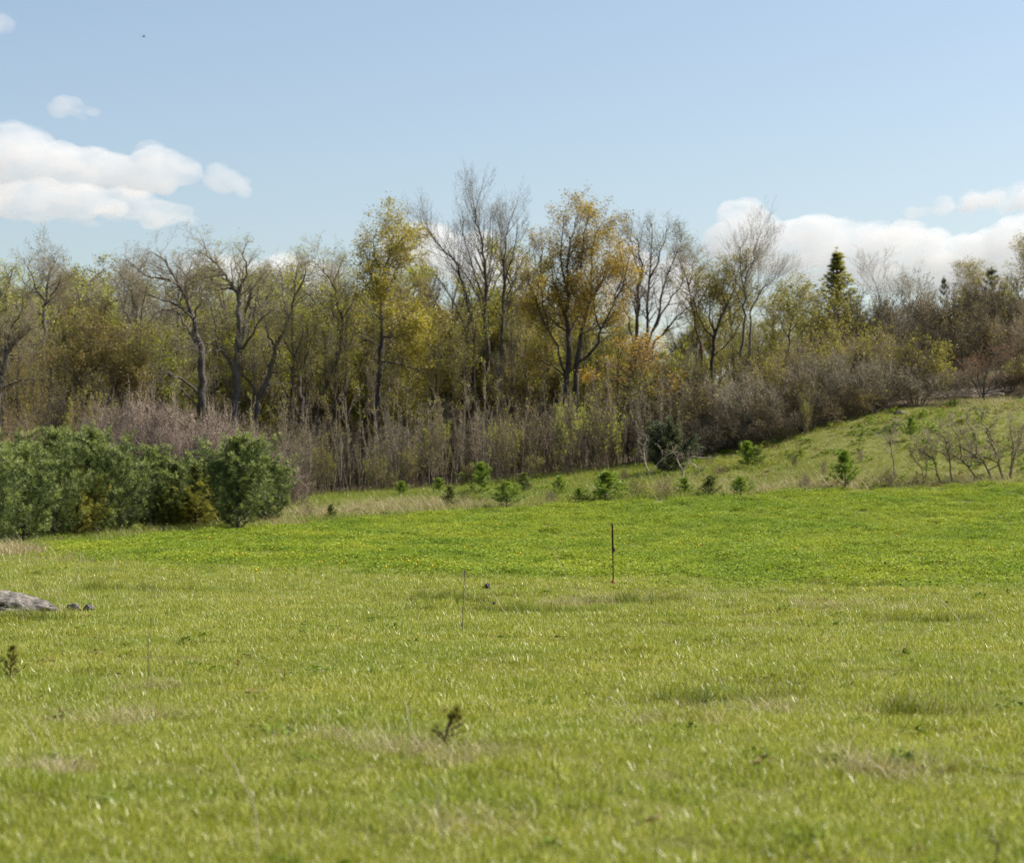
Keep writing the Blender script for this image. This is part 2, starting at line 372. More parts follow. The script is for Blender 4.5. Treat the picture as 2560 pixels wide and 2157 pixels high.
# straw: patches and single dry tufts
X = []; Y = []
x, y = wedge(8, 60, 1.6); k = (fbm(x*0.22, y*0.12+3, 91) > 0.6) & ~inside(x, y); X.append(x[k]); Y.append(y[k])
for cx, cy, rx, n in [(2040, 1520, 1.6, 90), (2240, 1460, 1.6, 60), (1020, 1890, .35, 26), (1180, 1905, .3, 24), (2200, 1925, .55, 46), (300, 1800, .6, 46), (130, 1935, .3, 26), (1430, 1515, .9, 60), (1600, 1500, 1.2, 60),
                      (1900, 1780, .5, 20), (2290, 1780, .8, 36), (60, 1386, 1.5, 240), (375, 1722, .25, 16), (1650, 1800, .7, 24), (850, 1850, .5, 20), (170, 1365, 2.0, 120), (500, 1345, 3.0, 140), (900, 1288, 2.6, 300), (980, 1279, 3.0, 420), (1070, 1274, 2.4, 300), (830, 1296, 2.2, 200), (125, 1533, .3, 24), (1000, 1266, 3, 200), (2100, 1218, 3.0, 200),
                      (1900, 1236, 4, 160), (1350, 1266, 4, 120), (660, 1318, 1.6, 120), (2400, 1210, 3.0, 160), (2500, 1016, 3.5, 160), (1750, 1210, 5, 120), (1100, 2080, .4, 14), (2560, 1460, 2, 60)]:
    g = ground_px(cx, cy); a = RNG.normal(0, 1, (n, 2))
    X.append(g.x+a[:, 0]*rx*0.5); Y.append(g.y+a[:, 1]*rx*0.5)
X = np.concatenate(X); Y = np.concatenate(Y); k = (~inside(X, Y)) & (Y > 7); X, Y = X[k], Y[k]
n = len(X)
scatter('dry_grass', np.stack([X, Y, hz(X, Y)], -1), RNG.uniform(0, 6.28, n), RNG.uniform(0, 0.3, n), RNG.uniform(0.5, 1.1, n)*np.where(Y > 55, 1.8, np.where(Y < 26, .66, .8)), RNG.integers(0, 4, n), sv, 'pale dead grass lying in tufts and patches over the green')

# crop
x, y = wedge(42, 96, 21, 1.2, 2)
yn_ = np.interp(x, fpoly[:8, 0], fpoly[:8, 1]); k = inside(*jit(x, y)) | ((y < yn_) & (y > yn_-6) & (RNG.uniform(size=len(x)) < .22*np.clip(1-(yn_-y)/6, 0, 1))); x, y = x[k], y[k]; n = len(x)
gap = fbm(x*1.3, y*0.9, 95)
k = (vnoise(x*0.9+5, y*0.5, 97) > 0.13) & (RNG.uniform(size=n) < np.clip((y-np.interp(x, fpoly[:8, 0], fpoly[:8, 1]))/5+.25, .25, 1)); x, y, gap = x[k], y[k], gap[k]; n = len(x)
scatter('crop_plants', np.stack([x, y, hz(x, y)], -1), RNG.uniform(0, 6.28, n), RNG.uniform(0, 0.3, n), (0.25+1.3*gap)*RNG.uniform(0.6, 1.3, n), RNG.integers(0, 5, n), cv, 'low leafy bright green crop covering the field')
# woodland edge undergrowth
x, y = wedge(100, 150, 2.2, 1.15, 3); k = y > wood_y(x)+1.0; x, y = x[k], y[k]; n = len(x)
scatter('dead_undergrowth', np.stack([x, y, hz(x, y)], -1), RNG.uniform(0, 6.28, n), RNG.uniform(0, 0.3, n), RNG.uniform(.7, 1.5, n), RNG.integers(0, 4, n), sv, 'dead stalks and grass standing along the foot of the wood')

# broad-leaved weeds: in the meadow and over the rough pasture
M['forb'] = leaf_mat('forb', [(0.0, (0.07, 0.11, 0.012)), (0.5, (0.13, 0.18, 0.02)), (1.0, (0.22, 0.25, 0.05))], transl=0.3, rough=0.75, spec=0.1, inst=0.5)
M['forb_brown'] = leaf_mat('forb_brown', [(0.0, (0.10, 0.07, 0.03)), (0.5, (0.19, 0.14, 0.06)), (1.0, (0.28, 0.21, 0.10))], transl=0.25, rough=0.8, spec=0.08, inst=0.5)
fv = [leafclump('forb_clump', M['forb'], 26, 0.12, 0.09, 0.06, 600+i) for i in range(3)] + [leafclump('dead_forb_clump', M['forb_brown'], 16, 0.12, 0.07, 0.06, 610+i) for i in range(2)]
x, y = wedge(8, 60, 1.1); k = (~inside(x, y)) & (fbm(x*0.5, y*0.4, 111) > 0.5); x, y = x[k], y[k]; n = len(x)
scatter('meadow_weeds', np.stack([x, y, hz(x, y)], -1), RNG.uniform(0, 6.28, n), RNG.uniform(0, 0.3, n), RNG.uniform(0.5, 1.1, n), np.where(RNG.uniform(size=n) < .7, RNG.integers(0, 3, n), RNG.integers(3, 5, n)), fv, 'low broad-leaved weeds and dead leaves scattered through the grass')
x, y = wedge(60, 120, 1.3, 1.2, 3); k = (~inside(x, y)) & (y < wood_y(x)) & (y > np.interp(x, fpoly[:8, 0], fpoly[:8, 1])) & (fbm(x*0.3+9, y*0.3, 121) > 0.44); x, y = x[k], y[k]; n = len(x)
scatter('pasture_weeds', np.stack([x, y, hz(x, y)], -1), RNG.uniform(0, 6.28, n), RNG.uniform(0, 0.4, n), RNG.uniform(1.2, 3.6, n), np.where(RNG.uniform(size=n) < .55, RNG.integers(0, 3, n), RNG.integers(3, 5, n)), fv, 'green and brown weeds dotted over the rough slope')

M['hummock_shade'] = leaf_mat('hummock_shade', [(0.0, (0.08, 0.115, 0.01)), (0.5, (0.15, 0.18, 0.018)), (1.0, (0.28, 0.27, 0.06))], transl=0.35, rough=0.42, spec=0.4, inst=0.4)  # dark green of the tall tufts paints shadow lines along the hummocks
lv_ = [tuft('tall_tuft', M['hummock_shade'], 40, 0.13, 0.12, 0.26, 0.0065, 0.5, 650+i) for i in range(3)]
X = []; Y = []
for cx, cy, rx, ry, n in [(1330, 1535, 1.5, .5, 90), (1590, 1510, .9, .35, 50), (1110, 1505, .7, .4, 60), (2300, 1795, .5, .2, 14), (2330, 1560, .8, .35, 50), (2150, 1470, 1.2, .5, 60), (1820, 1760, .5, .25, 36), (60, 1549, .5, .08, 26), (330, 1480, 1.4, .5, 40)]:
    g = ground_px(cx, cy); q = RNG.normal(0, 1, (n, 2)); X.append(g.x+q[:, 0]*rx*.6); Y.append(g.y+q[:, 1]*ry*.6)
X = np.concatenate(X); Y = np.concatenate(Y); n = len(X)
scatter('shade_grass', np.stack([X, Y, hz(X, Y)], -1), RNG.uniform(0, 6.28, n), RNG.uniform(0, 0.3, n), RNG.uniform(0.6, 1.15, n), RNG.integers(0, 3, n), lv_, 'taller grass in small meadow clumps, coloured dark as painted hummock shade')
# ------------------------------------------------------------------ branches, twigs, leaves
class Wood:
    """collects branches (polylines with radii) by level and leaf points"""
    def __init__(s, seed): s.r = random.Random(seed); s.nr = np.random.default_rng(seed); s.br = {}; s.tips = []; s.main = []; s.polys = []
    def add(s, pts, r0, r1, lvl):
        s.br.setdefault((lvl, len(pts)), []).append((pts, r0, r1))
    def mesh(s, name, levels, mat, sides):
        Vs = []; Fs = []; off = 0
        for (lvl, n), lst in s.br.items():
            if lvl not in levels: continue
            P = np.array([b[0] for b in lst], float); R0 = np.array([b[1] for b in lst]); R1 = np.array([b[2] for b in lst])
            B = len(P); k = sides[min(lvl, len(sides)-1)]
            t = np.linspace(0, 1, n)[None]; R = R0[:, None]*(1-t)+R1[:, None]*t
            T = np.gradient(P, axis=1); T /= np.linalg.norm(T, axis=2, keepdims=True)+1e-9
            ref = np.array([0.83, 0.51, 0.217]); u = np.cross(T, ref); u /= np.linalg.norm(u, axis=2, keepdims=True)+1e-9
            v = np.cross(T, u); a = np.arange(k)*2*np.pi/k
            V = P[:, :, None]+R[:, :, None, None]*(np.cos(a)[:, None]*u[:, :, None]+np.sin(a)[:, None]*v[:, :, None])
            I = np.arange(B*n*k).reshape(B, n, k)+off; J = np.roll(I, -1, 2)
            Fs.append(np.stack([I[:, :-1], J[:, :-1], J[:, 1:], I[:, 1:]], -1).reshape(-1, 4)); Vs.append(V.reshape(-1, 3)); off += B*n*k
        return make_mesh(name, np.concatenate(Vs), Fs, mat) if Vs else None
    def poly_parts(s, root, sub, bark, mt=None):
        out = []
        for q in s.polys:
            w = Wood(1); w.add(q['pts'], q['r0'], q['r1'], 0)
            nm = root if q['root'] else sub
            me = w.mesh(nm, (0,), M[bark], [9 if q['root'] else 7])
            out.append((root if q['root'] else '%s#%d/%s' % (root, q['own'], sub), me))
        return sorted(out, key=lambda t: '/' in t[0])
    def leaves(s, name, mat, size, prob=1.0, per=2, spread=0.12, up=0.2, keep=None):
        if not s.tips: return None
        T = np.array(s.tips)
        if keep is not None: T = T[keep(T)]
        # whole sprays bud early or late: clumps of density
        cl = fbm(T[:, 0]*0.55+T[:, 1]*0.3, T[:, 2]*0.6, 7)
        T = T[s.nr.uniform(size=len(T)) < prob*np.clip((cl-0.25)*2.2, 0.1, 1.4)]
        per = per*2; size = size*.74; T = np.repeat(T, per, 0); T = T+s.nr.normal(0, spread*.85, T.shape)
        V, fc = leaf_quads(T, size, s.nr, up=up)
        tone = np.clip(fbm(T[:, 0]*0.8, T[:, 2]*0.8, 3)*0.7+s.nr.uniform(-0.1, 0.45, len(T)), 0, 1)
        return make_mesh(name, V, [fc], mat, np.repeat(tone, 4), smooth=False)
    def grow(s, p, d, L, rad, lvl, P):
        r = s.r; n = P['seg'][lvl]; wob = P['wob'][lvl]; tr = P['trop'][lvl]
        x, y, z = p; dx, dy, dz = d; st = L/n; pts = [p]; dirs = [d]
        for i in range(n):
            dx += r.gauss(0, wob); dy += r.gauss(0, wob); dz += r.gauss(0, wob)+tr
            q = 1/math.sqrt(dx*dx+dy*dy+dz*dz+1e-9); dx *= q; dy *= q; dz *= q
            x += dx*st; y += dy*st; z += dz*st; pts.append((x, y, z)); dirs.append((dx, dy, dz))
        s.add(pts, rad, rad*P['taper'][lvl], lvl)
        s.spawn(pts, dirs, L, rad, lvl, P)
    def spawn(s, pts, dirs, L, rad, lvl, P, t0=None, dens=1.0):
        r = s.r; n = len(pts)-1
        if lvl+1 >= len(P['seg']):
            for q in pts[1:]: s.tips.append(q)
            return
        c = P['nch'][lvl]*dens*(L if P.get('perlen', {}).get(lvl) else 1)
        c = int(c)+(1 if r.random() < c-int(c) else 0)
        t0 = P['t0'][lvl] if t0 is None else t0
        for j in range(c):
            t = t0+(1-t0)*((j+r.random())/c); i = min(int(t*n), n-1); f = t*n-i
            a = pts[i]; b = pts[i+1]; q = (a[0]+(b[0]-a[0])*f, a[1]+(b[1]-a[1])*f, a[2]+(b[2]-a[2])*f)
            d = dirs[i+1]; ang = math.radians(P['ang'][lvl]*r.uniform(0.6, 1.3))
            # random perpendicular
            ux, uy, uz = r.gauss(0, 1), r.gauss(0, 1), r.gauss(0, 1); k = ux*d[0]+uy*d[1]+uz*d[2]
            ux -= k*d[0]; uy -= k*d[1]; uz -= k*d[2]; m = 1/math.sqrt(ux*ux+uy*uy+uz*uz+1e-9); sn = math.sin(ang)*m; cs = math.cos(ang)
            nd = (d[0]*cs+ux*sn, d[1]*cs+uy*sn, d[2]*cs+uz*sn)
            LL = P['len'][lvl+1]*r.uniform(0.6, 1.3)*(1.3-.95*t) if P.get('len') and P['len'][lvl+1] else L*P['lr'][lvl]*(1.15-0.6*t)*r.uniform(0.7, 1.25)
            s.grow(q, nd, LL, max(rad*(1-0.7*t)*P['rr'][lvl], P['rmin']), lvl+1, P)
    def poly(s, P, pix, D, r0, r1, lvl=1, dy=0.0, t0=None, dens=1.0, noise=0.05, n=None):
        """main stem or limb through pixels of the photograph, at distance D, drifting dy in depth"""
        r = s.r; c = np.array(pix, float); m = len(c)
        n = n or 3*(m-1)+1
        tt = np.linspace(0, m-1, n); out = []
        for t in tt:
            i = min(int(t), m-2); f = t-i
            p0, p1, p2, p3 = c[max(i-1, 0)], c[i], c[i+1], c[min(i+2, m-1)]
            q = 0.5*((2*p1)+(-p0+p2)*f+(2*p0-5*p1+4*p2-p3)*f*f+(-p0+3*p1-3*p2+p3)*f**3)
            dd = D+dy*(t/(m-1))**1.2
            w = px(q[0], q[1], D)
            out.append((w[0]+r.gauss(0, noise), dd+r.gauss(0, noise), w[2]+r.gauss(0, noise*0.5)))
        a = np.array(out)
        if s.main and lvl == 1:                      # root the limb in the stem it leaves
            m_ = np.concatenate(s.main); own = np.concatenate([np.full(len(q), s.polys[j]['own']) for j, q in enumerate(s.main)]); k = np.argmin(((m_[:, [0, 2]]-a[0][[0, 2]])**2).sum(1)); off = m_[k]-a[0]
            fall = np.clip(1-np.linspace(0, 1, n)*1.6, 0, 1)[:, None]; a = a+off*fall+np.array([0, off[1], 0])*(1-fall)
        dn = np.linspace(0, n-1, 6*n); s.main.append(np.stack([np.interp(dn, np.arange(n), a[:, j]) for j in range(3)], -1))
        L = float(np.linalg.norm(np.diff(a, axis=0), axis=1).sum())
        d = np.gradient(a, axis=0); d /= np.linalg.norm(d, axis=1)[:, None]+1e-9
        out = [tuple(x) for x in a]
        root = lvl == 0 or len(s.main) == 1
        s.polys.append(dict(pts=out, r0=r0, r1=r1, lvl=lvl, own=len([q for q in s.polys if q['root']]) if root else int(own[k]), root=root))
        s.spawn(out, [tuple(x) for x in d], L, r0, lvl, P, t0, dens)

# crown habits for trees at full size (levels: 0 trunk, 1 limb, 2 branch, 3 twig, 4 spray)
HAB = dict(
    spread=dict(seg=[6, 6, 5, 3, 2], wob=[.06, .12, .17, .2, .25], trop=[.05, .05, .06, .08, .06], taper=[.4, .3, .3, .4, .5], nch=[1.6, 2.5, 7, 2.4], perlen={0: 1, 1: 1},
                t0=[.5, .18, .12, .15], ang=[50, 52, 48, 45], len=[0, 2.6, 1.75, .8, .38], rr=[.4, .5, .5, .55], rmin=.0058, lr=[.4]*4),
    upright=dict(seg=[6, 6, 5, 3, 2], wob=[.05, .06, .07, .1, .14], trop=[.06, .06, .12, .16, .1], taper=[.4, .3, .3, .4, .5], nch=[2.0, 1.8, 5, 2.0], perlen={0: 1, 1: 1},
                 t0=[.5, .25, .15, .15], ang=[26, 30, 30, 34], len=[0, 3.6, 2.3, .95, .45], rr=[.3, .4, .5, .55], rmin=.0052, lr=[.4]*4),
    fine=dict(seg=[6, 6, 5, 3, 2], wob=[.05, .1, .12, .16, .2], trop=[.05, .05, .07, .09, .06], taper=[.4, .3, .3, .4, .5], nch=[1.8, 2.8, 7, 2.4], perlen={0: 1, 1: 1},
              t0=[.5, .15, .1, .1], ang=[42, 44, 42, 42], len=[0, 2.3, 1.55, .75, .36], rr=[.4, .5, .5, .55], rmin=.0055, lr=[.4]*4))

def hero(name, label, D, habit, polys, bark, twig, leaf=None, lsize=.13, lprob=.4, lper=2, seed=1, lspread=.12, keep=None, tmin=None, cat='tree'):
    """polys: (r0, r1, level, depth drift, start of side branches, density, [pixels])"""
    w = Wood(seed); P = HAB[habit]
    for (r0, r1, lvl, dy, t0, dens, pix) in polys: w.poly(P, pix, D, r0*(.66 if lvl == 0 else .55), r1*.6, lvl, dy, t0, dens)
    b = polys[0][6][0]; bx = (b[0]-1280)/F*D
    base = np.array([bx, D, h1(bx, D)])
    parts = w.poly_parts('trunk', 'limb', bark)
    twigs = w.mesh('twigs', (1, 2, 3, 4), M[twig], [9, 5, 4, 3, 3])
    lv = w.leaves('foliage', M[leaf], lsize, lprob, lper, lspread, keep=keep) if leaf else None
    parts += [('twigs', twigs), ('twigs/foliage', lv)]
    # the twigs reach past the drawn stems: bring the whole tree back to the height it has in the photograph
    tip = max(px(q[0], q[1], D)[2] for pl in polys for q in pl[6])
    q = np.empty(len(twigs.vertices)*3, np.float32); twigs.vertices.foreach_get('co', q)
    k = (tip-.1-base[2])/(float(np.percentile(q[2::3], 99.2))-base[2]); kx = (1+k)/2
    from mathutils import Matrix
    mt = Matrix.Diagonal((kx, kx, k, 1)) @ Matrix.Translation(-Vector(base))
    for _, me in parts:
        if me is not None: me.transform(mt)
    return thing(name, label, cat, tuple(base), parts=parts)

def Z(f, *p): return [f(*q) for q in p]
HEROES = []
def H(*a, **k): HEROES.append((a, k))
H('bare_tree', 'grey leafless tree at the far left edge, branches reaching in from the frame', 118, 'spread', [
    (.34, .12, 0, 0, .5, 1, Z(z1, (-30, 1420), (-12, 950), (15, 800), (30, 730), (80, 650), (150, 590))),
    (.13, .02, 1, 1.5, None, 1, Z(z1, (20, 760), (5, 600), (30, 480), (20, 400))),
    (.12, .02, 1, -2, None, 1, Z(z1, (-10, 910), (60, 880), (150, 860), (210, 870))),
    (.12, .02, 1, -1, None, 1, Z(z1, (30, 730), (60, 600), (110, 520), (120, 430))),
    (.12, .02, 1, 1, None, 1, Z(z1, (0, 860), (-60, 700), (-90, 560), (-80, 430)))], 'bark_grey', 'twig_grey', 'leaf_bud', .1, .6, 1, seed=20)
H('bare_tree', 'round-crowned bare grey tree with bronze buds, second from the left edge', 124, 'spread', [
    (.26, .03, 0, 0, .5, 1, Z(z1, (205, 1420), (210, 800), (212, 560), (212, 430), (230, 300), (265, 160))),
    (.12, .02, 1, 2, None, 1, Z(z1, (212, 480), (140, 420), (90, 300), (75, 210))),
    (.12, .02, 1, -2, None, 1, Z(z1, (215, 430), (290, 340), (335, 270))),
    (.11, .02, 1, -2, None, 1, Z(z1, (212, 410), (170, 300), (150, 185))),
    (.11, .02, 1, 2, None, 1, Z(z1, (212, 560), (120, 500), (50, 400))),
    (.11, .02, 1, 1.5, None, 1, Z(z1, (212, 520), (300, 440), (365, 350))),
    (.10, .02, 1, 2.5, None, 1, Z(z1, (225, 330), (210, 240), (200, 170)))], 'bark_grey', 'twig_grey', 'leaf_bud', .1, .6, 1, seed=21)
H('budding_tree', 'low olive-brown budding tree forking near the ground behind the pink shrubs', 114, 'fine', [
    (.17, .03, 0, 0, .35, 1, Z(z1, (392, 1440), (395, 1080), (410, 960), (430, 850), (440, 700), (430, 540))),
    (.17, .03, 0, 1, .3, 1, Z(z1, (470, 1440), (480, 1030), (490, 960), (540, 880), (590, 780), (600, 620))),
    (.1, .02, 1, -1.5, None, 1, Z(z1, (392, 1070), (320, 980), (270, 880), (250, 720))),
    (.1, .02, 1, -1, None, 1, Z(z1, (490, 970), (460, 900), (380, 780), (360, 640))),
    (.1, .02, 1, -1, None, 1, Z(z1, (500, 970), (600, 880), (700, 800))),
    (.1, .02, 1, 1.5, None, 1, Z(z1, (420, 900), (340, 780), (200, 700))),
    (.1, .02, 1, 1.5, None, 1, Z(z1, (435, 800), (500, 680), (520, 540)))], 'bark_dark', 'twig_brown', 'leaf_brown', .13, .95, 2, seed=22)
H('bare_tree', 'thin-crowned bare tree rising behind the olive-brown budding tree', 129, 'fine', [
    (.2, .03, 0, 0, .5, 1, Z(z1, (668, 1420), (678, 720), (672, 560), (660, 420), (620, 300))),
    (.1, .02, 1, 2, None, 1, Z(z1, (672, 600), (600, 480), (560, 380), (540, 300))),
    (.1, .02, 1, -2, None, 1, Z(z1, (672, 560), (720, 430), (740, 330))),
    (.1, .02, 1, 2, None, 1, Z(z1, (675, 660), (560, 560), (480, 440), (450, 340))),
    (.1, .02, 1, -1, None, 1, Z(z1, (665, 480), (640, 380), (590, 270)))], 'bark_grey', 'twig_grey', 'leaf_bud', .1, .6, 1, seed=23)
H('leaning_tree', 'tall dark bare tree whose branches all sweep to the left, arched low limb', 118, 'spread', [
    (.40, .06, 0, 0, .55, .8, Z(z1, (1015, 1440), (1000, 1060), (985, 900), (980, 760), (968, 620), (945, 520), (915, 430), (880, 350), (840, 280), (755, 170))),
    (.15, .02, 1, -2, .3, .8, Z(z1, (970, 925), (900, 850), (830, 815), (725, 810), (640, 860))),
    (.1, .02, 1, -1.5, .3, .8, Z(z1, (985, 1030), (930, 930), (870, 880), (815, 885))),
    (.1, .02, 1, -1.5, .3, 1, Z(z1, (965, 640), (930, 660), (870, 690), (830, 730))),
    (.14, .02, 1, -2, .2, 1, Z(z1, (945, 540), (900, 480), (830, 430), (740, 400), (650, 330))),
    (.14, .02, 1, 2, .2, 1, Z(z1, (950, 640), (905, 560), (860, 480), (760, 460), (690, 520))),
    (.14, .02, 1, 1.5, .2, 1, Z(z1, (915, 430), (860, 330), (770, 300), (680, 270), (590, 200))),
    (.12, .02, 1, -1.5, .2, 1, Z(z1, (880, 350), (820, 310), (700, 285), (610, 190))),
    (.1, .02, 1, 1, .2, 1, Z(z1, (905, 410), (900, 330), (915, 250), (930, 190))),
    (.1, .02, 1, -2, .2, 1, Z(z1, (945, 520), (990, 440), (1010, 350)))], 'bark_grey', 'twig_grey', 'leaf_olive', .10, .55, 1, seed=24)
H('forked_tree', 'thickest straight-trunked bare tree at left, forking high with spreading crown', 116, 'spread', [
    (.43, .05, 0, 0, .6, .9, Z(z1, (1138, 1440), (1148, 1150), (1155, 950), (1160, 800), (1165, 700), (1170, 600), (1168, 470), (1170, 400), (1140, 330), (1100, 270), (1050, 200), (985, 150))),
    (.17, .02, 1, -2, .3, 1, Z(z1, (1165, 800), (1110, 690), (1065, 650), (1060, 560), (1040, 430), (1005, 380))),
    (.23, .02, 1, 2, .3, 1, Z(z1, (1175, 660), (1205, 550), (1225, 480), (1270, 420), (1320, 350), (1350, 260))),
    (.17, .02, 1, -2, .3, 1, Z(z1, (1180, 690), (1230, 620), (1300, 510), (1385, 450))),
    (.17, .02, 1, -1.5, .2, 1, Z(z1, (1170, 430), (1185, 330), (1220, 250), (1200, 190), (1215, 130))),
    (.13, .02, 1, 2, .2, 1, Z(z1, (1225, 480), (1215, 380), (1240, 280), (1270, 195))),
    (.1, .02, 1, 2.5, .2, 1, Z(z1, (1140, 330), (1080, 330), (1020, 290), (980, 230))),
    (.08, .02, 1, -1.5, .3, 1, Z(z1, (1065, 650), (1010, 640), (960, 660)))], 'bark_grey', 'twig_grey', 'leaf_yellowgreen', .10, .6, 1, seed=25)
H('crooked_tree', 'crooked bare tree bending right beside the thickest straight trunk', 117, 'spread', [
    (.31, .16, 0, 0, .9, .3, Z(z1, (1215, 1440), (1243, 1160), (1255, 1020), (1265, 950), (1300, 880), (1325, 810), (1345, 740), (1350, 680))),
    (.17, .02, 1, -1.5, .4, 1, Z(z1, (1265, 955), (1245, 890), (1205, 855), (1195, 770), (1195, 690))),
    (.2, .02, 1, 0, .3, 1, Z(z1, (1350, 690), (1390, 620), (1420, 540), (1440, 430), (1450, 330), (1470, 225))),
    (.12, .02, 1, -1.5, .3, 1, Z(z1, (1350, 680), (1325, 640), (1310, 590), (1300, 510))),
    (.12, .02, 1, 2, .2, 1, Z(z1, (1420, 540), (1385, 430), (1375, 330), (1345, 250))),
    (.1, .02, 1, -1.5, .2, 1, Z(z1, (1330, 815), (1380, 825), (1440, 800))),
    (.11, .02, 1, -2, .2, 1, Z(z1, (1440, 430), (1500, 350), (1530, 260)))], 'bark_grey', 'twig_grey', 'leaf_yellowgreen', .11, .7, 1, seed=26)
H('bare_tree', 'slim dark tree with crooked side limbs, right of the crooked tree', 120, 'spread', [
    (.25, .03, 0, 0, .6, 1, Z(z5, (1760, 2600), (1720, 1250), (1690, 1000), (1680, 850), (1680, 700), (1690, 620), (1650, 480), (1650, 350), (1600, 200), (1590, -100), (1610, -450))),
    (.12, .02, 1, -1.5, .3, 1, Z(z5, (1650, 710), (1540, 590), (1470, 540), (1440, 420), (1400, 300))),
    (.1, .02, 1, -1.5, .3, 1, Z(z5, (1650, 970), (1570, 870), (1420, 870), (1300, 885))),
    (.11, .02, 1, 2, .3, 1, Z(z5, (1655, 360), (1750, 250), (1830, 140), (1960, 80))),
    (.1, .02, 1, -2, .3, 1, Z(z5, (1690, 650), (1850, 590), (1990, 565)))], 'bark_dark', 'twig_grey', 'leaf_yellowgreen', .11, .7, 1, seed=27)
H('leaning_tree', 'slim grey tree leaning right at its foot, bare forked top against cloud', 122, 'fine', [
    (.22, .02, 0, 0, .5, 1, Z(z2, (140, 1500), (180, 1160), (230, 1050), (275, 930), (300, 860), (310, 760), (305, 680), (290, 600), (260, 500), (215, 430), (160, 370))),
    (.1, .02, 1, 1.5, .2, 1, Z(z2, (290, 880), (350, 780), (370, 680))),
    (.1, .02, 1, -1.5, .2, 1, Z(z2, (305, 690), (350, 620), (390, 540), (400, 460))),
    (.08, .02, 1, 1.5, .2, 1, Z(z2, (270, 1000), (340, 990), (420, 1010))),
    (.08, .02, 1, -1.5, .2, 1, Z(z2, (300, 720), (230, 640), (180, 560)))], 'bark_dark', 'twig_grey', 'leaf_yellowgreen', .12, .6, 1, seed=28)
H('maple_tree', 'straight maple with open gold-green tufted top and layered bright lower boughs', 117, 'spread', [
    (.24, .02, 0, 0, .35, .9, Z(z2, (490, 1500), (486, 1000), (495, 850), (500, 700), (505, 600), (515, 480), (530, 380), (545, 300), (550, 220))),
    (.09, .02, 1, 1, .3, 1, Z(z2, (505, 640), (450, 520), (420, 400), (380, 290))),
    (.09, .02, 1, -1, .3, 1, Z(z2, (510, 600), (560, 500), (600, 420), (640, 380))),
    (.08, .02, 1, 1.5, .3, 1, Z(z2, (525, 420), (560, 340), (600, 260))),
    (.08, .02, 1, -1.5, .3, 1, Z(z2, (515, 500), (460, 380), (470, 270))),
    (.1, .02, 1, -1, .15, 2.8, Z(z2, (498, 800), (600, 820), (700, 850))),
    (.1, .02, 1, -1.5, .15, 2.8, Z(z2, (492, 940), (600, 960), (740, 1015))),
    (.1, .02, 1, -1, .15, 2.8, Z(z2, (490, 1040), (600, 1080), (715, 1130))),
    (.09, .02, 1, -2, .15, 2.8, Z(z2, (500, 720), (590, 700), (660, 780))),
    (.09, .02, 1, 1.5, .2, 1, Z(z2, (498, 860), (420, 820), (360, 840)))], 'bark_dark', 'twig_grey', 'leaf_gold', .15, .9, 3, seed=29, lspread=.16)
H('ash_tree', 'tallest tree: leafless vase of long upright boughs above the wood', 125, 'upright', [
    (.28, .03, 0, 0, .4, .9, Z(z2, (1010, 1560), (1015, 1000), (1010, 800), (1005, 600), (1000, 400), (985, 250), (960, 120), (955, 45))),
    (.25, .03, 0, 1, .4, .9, Z(z2, (1078, 1560), (1085, 1050), (1095, 800), (1100, 600), (1105, 400), (1112, 250), (1132, 90))),
    (.22, .03, 0, -1, .4, .9, Z(z2, (905, 1560), (900, 1050), (905, 800), (915, 640), (890, 480), (830, 330), (750, 245), (720, 185))),
    (.11, .02, 1, 1.5, .25, 1, Z(z2, (1005, 720), (960, 540), (900, 410), (845, 330), (800, 180))),
    (.11, .02, 1, -2, .25, 1, Z(z2, (1005, 600), (955, 420), (905, 270), (885, 90))),
    (.11, .02, 1, 2, .25, 1, Z(z2, (1100, 640), (1150, 470), (1195, 340), (1245, 230))),
    (.11, .02, 1, -2, .25, 1, Z(z2, (1103, 520), (1145, 340), (1180, 150))),
    (.10, .02, 1, 2, .25, 1, Z(z2, (1000, 470), (1040, 300), (1045, 70))),
    (.10, .02, 1, -1, .25, 1, Z(z2, (905, 760), (840, 600), (770, 460), (720, 400))),
    (.10, .02, 1, 2, .25, 1, Z(z2, (1105, 450), (1090, 260), (1075, 60))),
    (.10, .02, 1, 1, .25, 1, Z(z2, (1095, 780), (1180, 600), (1230, 450)))], 'bark_dark', 'twig_dark', 'leaf_yellowgreen', .13, 1.0, 2, seed=30,
  keep=lambda T: T[:, 2] < 13.2-0.55*np.abs(T[:, 0]-0.2)-0)
